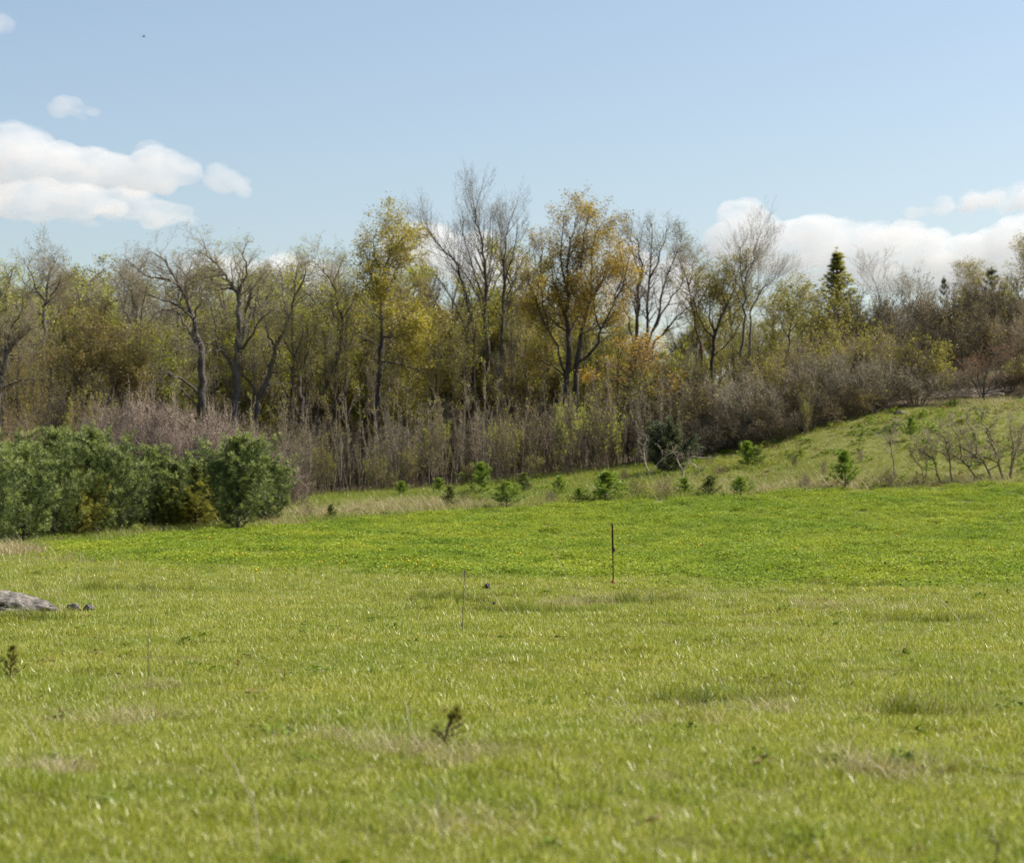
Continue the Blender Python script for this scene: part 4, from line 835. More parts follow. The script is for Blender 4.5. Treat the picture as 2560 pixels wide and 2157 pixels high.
for i, w in enumerate(stems):
    joined.append(bpy.data.objects.new('thicket_sapling', w.mesh('thicket_sapling', (0, 1, 2, 3), M[('twig_grey', 'twig_brown', 'twig_dark')[i % 3]], [3, 3, 3, 3])))
x = RNG.uniform(-17, 9, 700); y = wood_y(x)+RNG.uniform(.8, 11, 700); k = vnoise(x*.5, y*.4, 131) > .3; x, y = x[k], y[k]; n = len(x)
scatter('sapling_thicket', np.stack([x, y, hz(x, y)], -1), RNG.uniform(0, 6.28, n), RNG.uniform(0, .12, n), RNG.uniform(.6, 1.0, n)*(.7+.7*vnoise(x*.6+3, y*.3, 133)), RNG.integers(0, 6, n), joined, 'dense mass of grey-brown saplings under the tall trees')

# pines
def pine(seed, h, w_, whorls, per, mat, bark, tuft_n=22, nl=.13, nw=.011, rise=.55, round_=False, dens=1.0, gap=0.0, low=False, sharp=.75):
    r = np.random.default_rng(seed); w = Wood(seed); tufts = []; tip_light = []
    w.add([(0, 0, -.15), (r.normal(0, .02), r.normal(0, .02), h*.5), (r.normal(0, .03), r.normal(0, .03), h*.97)], h*.02, .008, 0)
    for q in (.9, .93, .96, .98, 1): tufts.append(((0, 0, h*q), (0, 0, 1))); tip_light.append(.3)
    for i in range(whorls):
        t = (i+.3)/whorls; z = h*((.0 if low else .05)+.92*t)
        prof = ((min(1, .92+t)*max(0, 1-t**1.8)+.08) if low else math.sqrt(max(0, 1-((t-.42)/.6)**2)) if round_ else (1-t)**sharp+.05)
        for j in range(per):
            if r.uniform() < gap: continue
            a = j*2*math.pi/per+i*.9+r.uniform(-.4, .4); L = w_*.5*prof*r.uniform(.55, 1.25)
            rz = rise*(.5+t)+r.normal(0, .12); L *= .38+1.2*float(vnoise(a*1.1+seed, t*4.5, seed))
            p = np.array([0, 0, z]); d = np.array([math.cos(a), math.sin(a), rz]); d /= np.linalg.norm(d)
            n = max(3, int(L/.16)+1); pts = [tuple(p)]
            for k in range(n):
                d = d+np.array([0, 0, .07])+r.normal(0, .06, 3); d /= np.linalg.norm(d); p = p+d*L/n; pts.append(tuple(p))
                if (k+1)/n > .25:
                    m = int(round((3 if k < n-1 else 4)*dens))
                    for _ in range(m):
                        sd = d+r.normal(0, .5, 3)+np.array([0, 0, .25]); sd /= np.linalg.norm(sd)
                        tufts.append((tuple(p+sd*L*.16*r.uniform(.3, 1)), tuple(sd))); tip_light.append(.3 if k == n-1 else 0)
            w.add(pts, .012*h/3+.002, .003, 1)
    C_ = np.array([t[0] for t in tufts]); Dv = np.array([t[1] for t in tufts]); m = len(C_)
    C_ = np.repeat(C_, tuft_n, 0); Dv = np.repeat(Dv, tuft_n, 0)
    nd = Dv+r.normal(0, .55, Dv.shape); nd /= np.linalg.norm(nd, axis=1)[:, None]
    sd = np.cross(nd, r.normal(size=nd.shape)); sd /= np.linalg.norm(sd, axis=1)[:, None]
    ln = (nl*r.uniform(.7, 1.2, len(C_)))[:, None]
    V = np.stack([C_-sd*nw*.5, C_+sd*nw*.5, C_+nd*ln], 1).reshape(-1, 3)
    tone = np.repeat(np.clip(np.repeat(r.uniform(0, .42, m)+np.array(tip_light)*1.3, tuft_n)+r.uniform(-.1, .3, len(C_)), 0, 1), 3)  # paler new growth, with lit tips and shaded interior painted into the contrast
    parts = [('trunk', w.mesh('trunk', (0,), M[bark], [6, 4])), ('trunk/branches', w.mesh('branches', (1,), M[bark], [6, 4])),
            ('needles', make_mesh('needles', V, [np.arange(len(V)).reshape(-1, 3)], M[mat], tone))]
    return (parts, *measure(parts))
KP = dict(
    dull=[pine(750, 1.0, .8, 7, 6, 'needle_dull', 'bark_dark', 20, .12, .011, 1.2, dens=.7), pine(751, 1.0, 1.2, 6, 7, 'needle_dull', 'bark_dark', 18, .13, .011, .7, dens=.7, gap=.2)],
    white=[pine(700+i, 3.2, 2.9, 14, 10, 'needle_pine', 'bark_dark', 24, .16, .012, .95, True, .95, low=True, gap=.08) for i in range(3)],
    cedar=[pine(710, 3.0, 2.0, 16, 10, 'needle_olive', 'bark_red', 22, .12, .013, .8, dens=1.2)],
    tallcedar=[pine(712, 6.0, 2.6, 30, 9, 'needle_olive', 'bark_red', 16, .12, .014, .8, dens=.7, gap=.12, sharp=1.15)],
    dark=[pine(720, 2.3, 2.2, 10, 9, 'needle_dark', 'bark_dark', 28, .15, .013, .45, True, 1.7)],
    small=[pine(730+i, 1.0, .95, 7, 6, 'needle_bright', 'bark_dark', 20, .12, .011, 1.1, dens=.75) for i in range(3)],
    skyl=[pine(740, 3.5, 2.0, 10, 6, 'needle_dark', 'bark_dark', 18, .18, .02, .5, dens=.8, gap=.25)])
def put_pine(kind, i, name, label, x, D, top, wpx, r=random.Random(4), cat='pine', group=None, basey=None):
    parts, h, w = KP[kind][i]
    if basey is not None:
        g_ = ground_px(x, basey); D = g_.y
    X = (x-1280)/F*D; g = h1(X, D)
    sz = (CAMZ+(HZ-top)/F*D-g)/h; sx = wpx/F*D/w
    if kind in ('small', 'dull'): sz *= r.uniform(1.0, 1.35); sx *= r.uniform(.95, 1.3)
    thing(name, label, cat, (X, D, g), r.uniform(0, 6.28), (sx, sx, sz), group, parts)
for i, (k, v, x, by, t, w, l) in enumerate([
    ('white', 0, -40, 1378, 1120, 200, 'soft green pine cut by the left edge of the frame'), ('white', 1, 60, 1362, 1090, 190, 'pale-tipped pine first in full view from the left edge'), ('white', 2, 135, 1352, 1075, 170, 'tall pine left of the brownish cedar gap'),
    ('cedar', 0, 195, 1348, 1150, 120, 'low brownish-olive cedar squeezed between the left pines'), ('white', 0, 235, 1345, 1072, 180, 'pine with highest tip in the left clump'), ('white', 1, 300, 1340, 1130, 150, 'lower bright pine at the right end of the left clump'),
    ('white', 2, 385, 1332, 1115, 150, 'shadowed dark-bodied pine in the middle of the row'), ('white', 1, 440, 1328, 1140, 130, 'green pine left of the olive cedar pair'), ('cedar', 0, 490, 1326, 1165, 120, 'larger olive cedar left of the tallest right pine'), ('cedar', 0, 425, 1330, 1215, 90, 'short olive cedar at the foot of the middle pines'),
    ('white', 0, 595, 1328, 1088, 190, 'tallest blue-green pine of the right clump'), ('white', 2, 665, 1316, 1140, 150, 'rightmost pine sloping down to the grass'), ('white', 1, 545, 1312, 1135, 150, 'pine pressed behind the tallest right pine'), ('white', 2, 640, 1310, 1112, 150, 'pine shoulder between the tallest right pine and the rightmost one'), ('white', 1, 20, 1348, 1085, 190, 'back-row pine at the left edge, pale top'), ('white', 2, 190, 1335, 1085, 180, 'back-row pine above the brownish cedar'), ('white', 0, 480, 1312, 1150, 140, 'back-row pine above the larger olive cedar')]):
    put_pine(k, v, 'pine_tree' if k == 'white' else 'cedar_tree', l, x, 0, t, w, cat='pine' if k == 'white' else 'cedar', group='pines in a row at the field edge', basey=by)
put_pine('dark', 0, 'pine_tree', 'solitary dark round pine with bare trunk before the thicket', 1672, 0, 1050, 120, basey=1190)
put_pine('tallcedar', 0, 'cedar_tree', 'pointed olive cedar standing alone above the hillside shrubs', 2094, 124, 634, 270, cat='cedar')
put_pine('skyl', 0, 'pine_tree', 'small dark wind-bent pine on the skyline above brown bushes', 2362, 134, 695, 40)
put_pine('skyl', 0, 'pine_tree', 'green skyline pine right of the pale tan budding tree', 2482, 134, 672, 70)
put_pine('skyl', 0, 'pine_tree', 'short dark pine low on the skyline left of the pale tan tree', 2415, 135, 720, 40)
for i, (x, by, t, w, l) in enumerate([
    (1202, 1243, 1172, 58, 'bright green spruce seedling left of the widest one, pointed top'), (1266, 1274, 1205, 76, 'wide bushy spruce seedling closest to the field edge'), (1126, 1274, 1222, 40, 'small dark green spruce seedling by the pale dry grass'), (1097, 1240, 1195, 36, 'narrow pale spruce seedling at the foot of the thicket'),
    (1310, 1238, 1190, 44, 'spruce seedling just up-slope of the widest one'), (1516, 1258, 1190, 86, 'broad green spruce seedling below the dark round pine, left'), (1870, 1172, 1112, 56, 'taller of the spruce pair under the bank edge'), (1893, 1168, 1120, 44, 'smaller right-hand spruce of the pair under the bank edge'), (2112, 1224, 1146, 78, 'lone bushy spruce at the field edge on the right slope'),
    (1956, 1106, 1072, 34, 'tiny spruce at the edge of the hillside shrubs'), (2278, 1102, 1050, 44, 'round dark green spruce high on the grass bank casting a shadow'), (1712, 1240, 1195, 46, 'faint spruce seedling right below the dark round pine'), (1775, 1240, 1196, 50, 'second faint spruce seedling, further right along the edge'), (1850, 1242, 1200, 60, 'weedy low spruce seedling below the spruce pair'),
    (827, 1304, 1270, 28, 'tiny dark spruce seedling in the grass near the pines'), (1005, 1247, 1205, 36, 'small spruce seedling at the end of the dry grass patch'), (1448, 1262, 1222, 40, 'small spruce seedling left of the broad one'), (2435, 1120, 1085, 30, 'small bright seedling seen through the bare sumacs'), (1400, 1240, 1200, 34, 'pale spruce seedling at the thicket foot, centre')]):
    put_pine(*(('small', i % 3) if i % 5 not in (2, 4) else ('dull', i % 2)), 'spruce_seedling', l, x, 0, t, w, cat='seedling', group='spruce seedlings on the rough pasture', basey=by)
wk = [(1590, 1250, 1195, 60, 'weedy brown clump in rough grass left of the dark pine'), (2215, 1222, 1165, 60, 'twiggy brown weed clump at the field edge'), (1660, 1248, 1190, 70, 'leafy weed clump under the dark round pine'), (2010, 1225, 1180, 50, 'low weed clump left of the lone bushy spruce'), (1380, 1262, 1225, 50, 'weed clump in the grass below the yellow bushes'), (2285, 1216, 1190, 30, 'tiny dark weed clump left of the bare sumacs'), (1560, 1218, 1170, 46, 'weed clump up-slope of the broad spruce seedling'), (1800, 1190, 1160, 40, 'weed clump left of the spruce pair'), (2060, 1190, 1150, 30, 'small weed clump on the open slope, upper'), (1985, 1170, 1135, 30, 'small weed clump on the open slope, lower'), (2150, 1160, 1120, 26, 'thin weed clump beneath the bank crest'), (1160, 1262, 1228, 40, 'weed clump between two spruce seedlings'), (660, 1310, 1255, 70, 'twiggy weed clump at the foot of the rightmost pine'), (770, 1300, 1258, 40, 'weed clump in the grass right of the pines')]
for x, by, t, w, l in wk:
    g = ground_px(x, by); put_shrub('weed', 'weed_clump', l, x, g.y, t, w, group='weed clumps on the pasture')
# ------------------------------------------------------------------ bare sumacs and dead branches, from the photograph's stems
SUM = dict(seg=[6, 6, 4, 3], wob=[.1, .12, .2, .25], trop=[.04, .05, .06, .05], taper=[.4, .35, .4, .5], nch=[1.2, 10, 5], perlen={0: 1, 1: 1}, t0=[.4, .3, .2], ang=[40, 42, 42], len=[0, 0, .7, .32], rr=[.5, .55, .6], rmin=.0075, lr=[.4]*3)
def sumac(name, label, base, polys, bark, twig, seed, leaf=None, cat='shrub', dens=1.0):
    b = polys[0][3][0]; g = ground_px(*base) if base else None
    D = g.y; w = Wood(seed)
    for (r0, r1, dy, pix) in polys: w.poly(SUM, pix, D, r0, r1, 1, dy, None, dens, noise=.012)
    parts = w.poly_parts('stem', 'branch', bark)
    parts += [('twigs', w.mesh('twigs', (2, 3), M[twig], [6, 6, 3, 3])), ('twigs/buds', w.leaves('buds', M[leaf], .05, .6, 1, .03) if leaf else None)]
    o = Vector((g.x, D, h1(g.x, D)))
    for _, m in parts:
        if m is not None: m.transform(__import__('mathutils').Matrix.Translation(-o))
    thing(name, label, cat, tuple(o), parts=parts)
SB = 'twig_grey'
sumac('bare_sumac', 'thin upright bare sapling left of the sumac group on the bank', z6(320, 985), [(.03, .008, .2, Z(z6, (325, 1000), (290, 720), (260, 500), (290, 350), (380, 190))), (.015, .006, .2, Z(z6, (262, 520), (210, 440), (180, 320)))], 'twig_brown', SB, 801, 'leaf_bud')
sumac('bare_sumac', 'bare sumac arching left, first of the group on the bank', z6(940, 1045), [(.035, .01, .3, Z(z6, (942, 1060), (890, 850), (860, 720), (760, 640), (650, 560), (590, 470))), (.02, .008, -.3, Z(z6, (870, 740), (820, 600), (820, 480), (740, 380))), (.02, .008, .3, Z(z6, (850, 720), (900, 600), (880, 480)))], 'twig_brown', SB, 802, 'leaf_bud')
sumac('bare_sumac', 'bare sumac with pale straight foot, second of the group', z6(1100, 1030), [(.04, .01, .3, Z(z6, (1105, 1050), (1080, 850), (1075, 700), (1050, 600), (1030, 450), (960, 350))), (.02, .008, -.3, Z(z6, (1075, 760), (1000, 660), (980, 560))), (.02, .008, .3, Z(z6, (1040, 500), (1080, 380), (1000, 280), (1020, 200)))], 'twig_brown', SB, 803, 'leaf_bud')
sumac('bare_sumac', 'bare sumac leaning far left with long curved stem, third', z6(1450, 1025), [(.045, .01, .4, Z(z6, (1455, 1045), (1380, 870), (1300, 770), (1230, 690), (1050, 620))), (.025, .008, -.4, Z(z6, (1250, 700), (1240, 540), (1200, 400), (1100, 250), (1120, 130))), (.02, .008, .3, Z(z6, (1350, 830), (1400, 650), (1380, 500)))], 'twig_brown', SB, 804, 'leaf_bud')
sumac('bare_sumac', 'bare sumac with crossing boughs, thickest of the group', z6(1660, 1010), [(.05, .012, .4, Z(z6, (1665, 1030), (1600, 850), (1530, 720), (1400, 640), (1270, 540), (1120, 505))), (.03, .01, -.4, Z(z6, (1610, 850), (1740, 770), (1700, 640))), (.03, .01, .4, Z(z6, (1450, 670), (1460, 480), (1440, 330), (1350, 200), (1360, 50))), (.02, .008, -.3, Z(z6, (1380, 620), (1330, 460), (1220, 330)))], 'twig_brown', SB, 805, 'leaf_bud')
sumac('bare_sumac', 'bare sumac bending back left at the top, fifth of the group', z6(1810, 990), [(.05, .012, -.4, Z(z6, (1815, 1010), (1750, 800), (1720, 660), (1640, 500), (1560, 320), (1690, 210))), (.03, .01, .4, Z(z6, (1730, 760), (1560, 680), (1420, 620))), (.03, .01, -.4, Z(z6, (1640, 500), (1600, 330), (1480, 200), (1500, 60)))], 'twig_brown', SB, 806, 'leaf_bud')
sumac('bare_sumac', 'bare sumac rising to the right, last before the frame edge', z6(1900, 990), [(.055, .012, .4, Z(z6, (1895, 1010), (1950, 720), (2020, 560), (2080, 400), (2110, 250))), (.035, .01, -.4, Z(z6, (1900, 970), (1920, 750), (1930, 500), (1890, 300), (1900, 120))), (.03, .01, .3, Z(z6, (1960, 700), (2060, 640), (2160, 520)))], 'twig_brown', SB, 807, 'leaf_bud')
sumac('bare_sumac', 'faint thin sumac stems between the first two of the group', z6(720, 1050), [(.02, .008, .2, Z(z6, (720, 1060), (690, 850), (600, 730), (540, 660))), (.015, .006, -.2, Z(z6, (800, 1060), (790, 850), (730, 700), (720, 560)))], 'twig_brown', SB, 808, 'leaf_bud')
sumac('dead_shrub', 'dead grey branches reaching right in front of the dark round pine', z7(1035, 1240), [(.045, .015, -.3, Z(z7, (1035, 1260), (1030, 1100), (1100, 970), (1160, 860), (1370, 870), (1480, 890))), (.03, .01, -.3, Z(z7, (1110, 970), (1200, 980), (1290, 1050), (1380, 1050), (1440, 990))), (.025, .01, .2, Z(z7, (1030, 1090), (960, 950), (930, 870), (970, 780))), (.015, .008, 0, Z(z7, (1300, 1060), (1310, 1130), (1340, 1200)))], 'twig_pale', 'twig_grey', 809, dens=.5)
sumac('dead_shrub', 'dead forked pale branch left of the dark round pine', z7(465, 1255), [(.03, .008, -.2, Z(z7, (468, 1270), (430, 1080), (360, 920), (345, 700), (400, 470))), (.02, .008, .2, Z(z7, (650, 1100), (700, 930), (800, 790), (950, 770)))], 'twig_pale', 'twig_grey', 810, dens=.5)

# fallen brush at the top of the bank
def sticks(name, label, x, y, n, L, spread, mat, seed, cat):
    g = ground_px(x, y); r = random.Random(seed); w = Wood(seed); o = []
    for i in range(n):
        a = r.uniform(-.5, .5)+(math.pi if r.random() < .5 else 0); l = L*r.uniform(.5, 1.2); p = (r.gauss(0, spread), r.gauss(0, spread*.5)); 
        pts = []
        for k in range(5):
            t = k/4-.5; X = p[0]+math.cos(a)*l*t+r.gauss(0, .03); Y = p[1]+math.sin(a)*l*t
            pts.append((X, Y, h1(g.x+X, g.y+Y)-g.z+.08+.5*r.random()*.4+abs(t)*.2))
        w.add(pts, .03*r.uniform(.5, 1.3), .01, 0 if i < 4 else 1)
    thing(name, label, cat, g, parts=[('logs', w.mesh('logs', (0,), M['bark_red'], [6, 4])), ('sticks', w.mesh('sticks', (1,), M[mat], [6, 4]))])
sticks('brush_pile', 'tan fallen brush and dead grass heaped at the foot of the red shrub', *z4(1240, 1165), 90, 2.2, .9, 'twig_pale', 5, 'brush')

# ------------------------------------------------------------------ stones
def stone(name, label, p, sx, sy, sz, seed, mat, rz=0.0, sink=.25):
    import bmesh
    bm = bmesh.new(); bmesh.ops.create_icosphere(bm, subdivisions=5, radius=1.0)
    me = bpy.data.meshes.new(name); bm.to_mesh(me); bm.free()
    n = len(me.vertices); V = np.empty(n*3, np.float32); me.vertices.foreach_get('co', V); V = V.reshape(-1, 3).astype(float)
    r = np.random.default_rng(seed)
    for k in range(7):                                   # split faces: planes cut the ball
        d = r.normal(size=3); d[2] = abs(d[2])*.6; d /= np.linalg.norm(d); lim = r.uniform(.62, .9)
        s = V@d; V -= np.outer(np.clip(s-lim, 0, None)*.92, d)
    f = fbm(V[:, 0]*2.2+seed, V[:, 1]*2.2+V[:, 2]*1.7, seed, 5)-.5
    f2 = fbm(V[:, 0]*7+seed, V[:, 1]*7+V[:, 2]*6, seed+3, 4)-.5; V *= (1+.3*f+.16*f2-.10*np.exp(-(fbm(V[:, 0]*2.5, V[:, 2]*3+V[:, 1]*2, seed+9, 3)-.5)**2/.0006))[:, None]; V *= [sx, sy, sz]; V[:, 2] += sz*(1-2*sink)*.5
    me.vertices.foreach_set('co', V.astype(np.float32).ravel()); me.polygons.foreach_set('use_smooth', np.ones(len(me.polygons), bool)); me.update()
    me.materials.append(mat)
    o = mobj(name, me); o.location = p; o.rotation_euler = (0, 0, rz); return tag(o, label, 'stone')
M['granite'] = noise_mat('granite', [(0.36, (0.03, 0.028, 0.026)), (0.5, (0.12, 0.108, 0.095)), (0.66, (0.25, 0.22, 0.18))], 8, bump=1.0, detail=10, rough=.85)
g = ground_px(-30, 1538); stone('boulder', 'weathered grey granite boulder half out of frame in the meadow', (g.x, g.y, g.z+.02), .95, .55, .30, 3, M['granite'], .15)
g = ground_px(188, 1530); stone('stone', 'small flat grey stone in the grass right of the boulder', (g.x, g.y, g.z+.05), .12, .09, .06, 5, M['granite'])
g = ground_px(224, 1531); stone('stone', 'smaller dark stone next to the small flat one', (g.x, g.y, g.z+.05), .09, .07, .06, 6, M['granite'])
g = ground_px(940, 1243); stone('stone', 'flat grey slab at the foot of the wood beyond the dry grass', (g.x, g.y, g.z+.1), .55, .3, .14, 7, M['granite'])
g = ground_px(2248, 1038); stone('stone', 'small pale stone on the crest of the grass bank', (g.x, g.y, g.z+.06), .3, .2, .12, 8, M['granite'])

# ------------------------------------------------------------------ stake, weeds and stalks of the meadow
M['rust'] = noise_mat('rust', [(0.3, (0.03, 0.016, 0.011)), (0.7, (0.11, 0.05, 0.03))], 14, rough=.8, bump=.4)
M['rust_orange'] = noise_mat('rust_orange', [(0.3, (0.22, 0.085, 0.03)), (0.7, (0.38, 0.17, 0.07))], 14, rough=.8)
def lathe(prof, k=10):
    a = np.arange(k)*2*np.pi/k; V = np.array([[r*np.cos(t), r*np.sin(t), z] for r, z in prof for t in a])
    I = np.arange(len(prof)*k).reshape(-1, k); J = np.roll(I, -1, 1)
    return V, np.stack([I[:-1], J[:-1], J[1:], I[1:]], -1).reshape(-1, 4)
def lm_(name, prof, mat, k=10, off=(0, 0, 0)):
    V, fc = lathe(prof, k); return make_mesh(name, V+np.array(off), [fc], M[mat])
g = ground_px(1533, 1459); hs = (1459-1308)/F*g.y
st = thing('metal_stake', 'thin dark rusty metal stake standing upright at the near edge of the field', 'stake', g, parts=[
    ('rod', lm_('rod', [(.001, -.3), (.013, -.29), (.012, hs*.5), (.012, hs*.55)], 'rust')),
    ('sleeve', lm_('sleeve', [(.012, hs*.52), (.021, hs*.53), (.020, hs*.98), (.012, hs), (.001, hs)], 'rust')),
    ('sleeve/collar', lm_('collar', [(.02, hs*.53), (.034, hs*.545), (.036, hs*.575), (.02, hs*.6)], 'rust', off=(.014, 0, 0))),
    ('base_ring', lm_('base_ring', [(.015, .0), (.04, .02), (.035, .06), (.015, .08)], 'rust_orange'))])
st.rotation_euler = (0, math.radians(-.8), 0)

def stalk(name, label, pix, base, r0, mat='straw', seed=1, forks=2, head=None, cat='stalk', tuftn=0):
    g = ground_px(*base); D = g.y; w = Wood(seed); r = w.r
    SP = dict(seg=[5, 5, 3], wob=[.08, .1, .15], trop=[.03, .05, .05], taper=[.5, .5, .5], nch=[0, 0], t0=[.5, .5], ang=[25, 25], len=[0, 0, .1], rr=[.6, .6], rmin=.0015, lr=[.3, .3])
    w.poly(SP, pix, D, r0, r0*.4, 0, -.05, 2, 0, noise=.004)
    pts = w.polys[0]['pts']
    for k in range(forks):
        i = r.randrange(len(pts)//2, len(pts)-1); a = pts[i]; ex = r.uniform(-.05, .05); up = r.uniform(.05, .12)
        w.add([a, (a[0]+ex*.6, a[1]+r.uniform(-.03, .03), a[2]+up*.5), (a[0]+ex, a[1], a[2]+up)], r0*.6, r0*.3, 1)
    me = w.poly_parts('stem', 'branch', mat)+[('stem/side_twigs', w.mesh('side_twigs', (1,), M[mat], [5, 4]) if forks else None)]
    o = Vector((g.x, D, g.z))
    if tuftn:
        V, q, t, tone = blades(tuftn, .06, .1, .28, .005, .7, seed, flat=.5); me.append(('dead_leaves', make_mesh('dead_leaves', V+np.array([g.x, D, g.z]), [q, t], M['straw'], tone)))
    if head:
        for hx, hy, hr in head:
            p = np.array(px(hx, hy, D)); c = RNG.normal(size=(180, 3)); c /= np.linalg.norm(c, axis=1)[:, None]
            sd = np.cross(c, RNG.normal(size=c.shape)); sd /= np.linalg.norm(sd, axis=1)[:, None]
            V = np.stack([p+c*hr*.45-sd*hr*.16, p+c*hr*.45+sd*hr*.16, p+c*hr*1.05], 1).reshape(-1, 3)
            Vb, fb = lathe([(.001, -hr*.8), (hr*.6, -hr*.5), (hr*.75, 0), (hr*.6, hr*.5), (.001, hr*.8)], 8)
            me.append(('stem/seed_head', make_mesh('seed_head', np.concatenate([V, Vb+p]), [np.arange(540).reshape(-1, 3), fb+540], M['burr'])))
    for _, m in me:
        if m is not None: m.transform(__import__('mathutils').Matrix.Translation(-o))
    thing(name, label, cat, tuple(o), parts=me)
M['burr'] = noise_mat('burr', [(0.3, (0.03, 0.028, 0.032)), (0.7, (0.12, 0.11, 0.12))], 20)
M['stalk_brown'] = noise_mat('stalk_brown', [(0.3, (0.08, 0.055, 0.04)), (0.7, (0.2, 0.15, 0.11))], 9)
M['stalk_straw'] = noise_mat('stalk_straw', [(0.3, (0.33, 0.27, 0.17)), (0.7, (0.58, 0.52, 0.38))], 9)
stalk('weed_stalk', 'tall thin brown dead stalk with forked tip left of the stake', [(1156, 1585), (1158, 1520), (1161, 1460), (1164, 1412)], (1156, 1578), .007, 'stalk_brown', 11, 4)
stalk('thistle_stalk', 'leaning dead stalk with round dark burr heads left of the stake', [(1276, 1550), (1250, 1510), (1230, 1482), (1208, 1445)], (1276, 1548), .004, 'stalk_straw', 12, 1, [(1218, 1464, .042), (1235, 1507, .022)])
stalk('weed_stalk', 'thin grey dead stalk with leaf litter at its foot, left meadow', [(374, 1726), (374, 1650), (376, 1590), (378, 1545)], (374, 1722), .004, 'stalk_brown', 13, 2, tuftn=40)
stalk('straw_stem', 'hooked pale straw stem right of centre foreground', [(1568, 1800), (1560, 1760), (1545, 1728), (1532, 1725), (1518, 1742)], (1568, 1796), .004, 'stalk_straw', 14, 1)
stalk('straw_stem', 'second hooked straw stem bowed over the first', [(1550, 1765), (1540, 1748), (1525, 1740), (1514, 1748)], (1556, 1790), .004, 'stalk_straw', 15, 0)
stalk('straw_stem', 'long straw stem leaning left in the right meadow', [(2402, 1560), (2370, 1520), (2340, 1488), (2312, 1466)], (2402, 1558), .006, 'stalk_straw', 16, 1)
stalk('straw_stem', 'short pale straw stem near the right edge', [(2490, 1552), (2478, 1536), (2462, 1518)], (2490, 1550), .006, 'stalk_straw', 17, 0)
stalk('straw_stem', 'pale straw stem lying almost flat below the dry grass patch', [(2160, 1508), (2180, 1499), (2206, 1487)], (2160, 1510), .007, 'stalk_straw', 18, 0)
stalk('straw_stem', 'long curved grey stem at lower left foreground', [(650, 2125), (640, 2020), (610, 1950), (570, 1880), (556, 1850)], (650, 2120), .0035, 'stalk_straw', 19, 1)
stalk('straw_stem', 'leaning straw stem with leaf tuft at far lower left', [(165, 1935), (150, 1890), (135, 1845), (120, 1800)], (165, 1940), .0035, 'stalk_straw', 20, 1, tuftn=50)
stalk('straw_stem', 'second leaning straw stem left of the leaf tuft', [(105, 1870), (85, 1830), (60, 1790), (40, 1760)], (105, 1872), .0035, 'stalk_straw', 21, 0)
stalk('straw_stem', 'thin upright straw stem in the bottom centre', [(1108, 2120), (1104, 2060), (1098, 2000), (1100, 1955)], (1108, 2118), .003, 'stalk_straw', 22, 0)
stalk('weed_stalk', 'dark brown forked twig at the bottom right corner', [(2478, 2200), (2480, 2140), (2484, 2095)], (2478, 2200), .006, 'stalk_brown', 23, 4)
stalk('straw_stem', 'leaning straw stems beside the centre juniper seedling', [(1055, 1890), (1040, 1840), (1022, 1790), (1012, 1745)], (1055, 1892), .004, 'stalk_straw', 24, 1, tuftn=60)
stalk('straw_stem', 'bent bright straw lying right of the centre juniper seedling', [(1150, 1925), (1165, 1910), (1180, 1902), (1195, 1898)], (1150, 1928), .0045, 'stalk_straw', 25, 1, tuftn=40)
stalk('straw_stem', 'pale straw bow lying on the grass at lower right', [(2190, 1915), (2215, 1925), (2250, 1922), (2300, 1915)], (2200, 1935), .004, 'stalk_straw', 26, 1, tuftn=60)
stalk('straw_stem', 'thin straw leaning left in the right foreground', [(1830, 1770), (1815, 1735), (1800, 1700), (1780, 1665)], (1830, 1768), .0035, 'stalk_straw', 27, 1)
stalk('straw_stem', 'faint dry grass stems on the field edge left of the stake', [(1430, 1480), (1415, 1440), (1395, 1400), (1380, 1365)], (1430, 1480), .004, 'stalk_straw', 28, 3)
stalk('straw_stem', 'thin dry stem on the field edge in the right half', [(2075, 1470), (2070, 1440), (2058, 1405), (2050, 1375)], (2075, 1470), .004, 'stalk_straw', 29, 2)

# juniper seedlings
def juniper(label, x, by, t, w, seed, lean):
    parts, h, ww = pine(seed, .3, .30, 6, 6, 'needle_olive', 'bark_red', 12, .04, .0042, 1.1, dens=.6, gap=.3)
    g = ground_px(x, by); sz = (by-t)/F*g.y/h; sx = w/F*g.y/ww
    o = thing('juniper_seedling', label, 'seedling', g, 1.0, (sx, sx, sz), parts=parts); o.rotation_euler = (0, lean, 0)
juniper('small dark juniper seedling at the left edge of the meadow', 30, 1700, 1608, 66, 900, .05)
juniper('straggly brown-green juniper seedling in the centre foreground', 1112, 1865, 1755, 110, 901, .35)

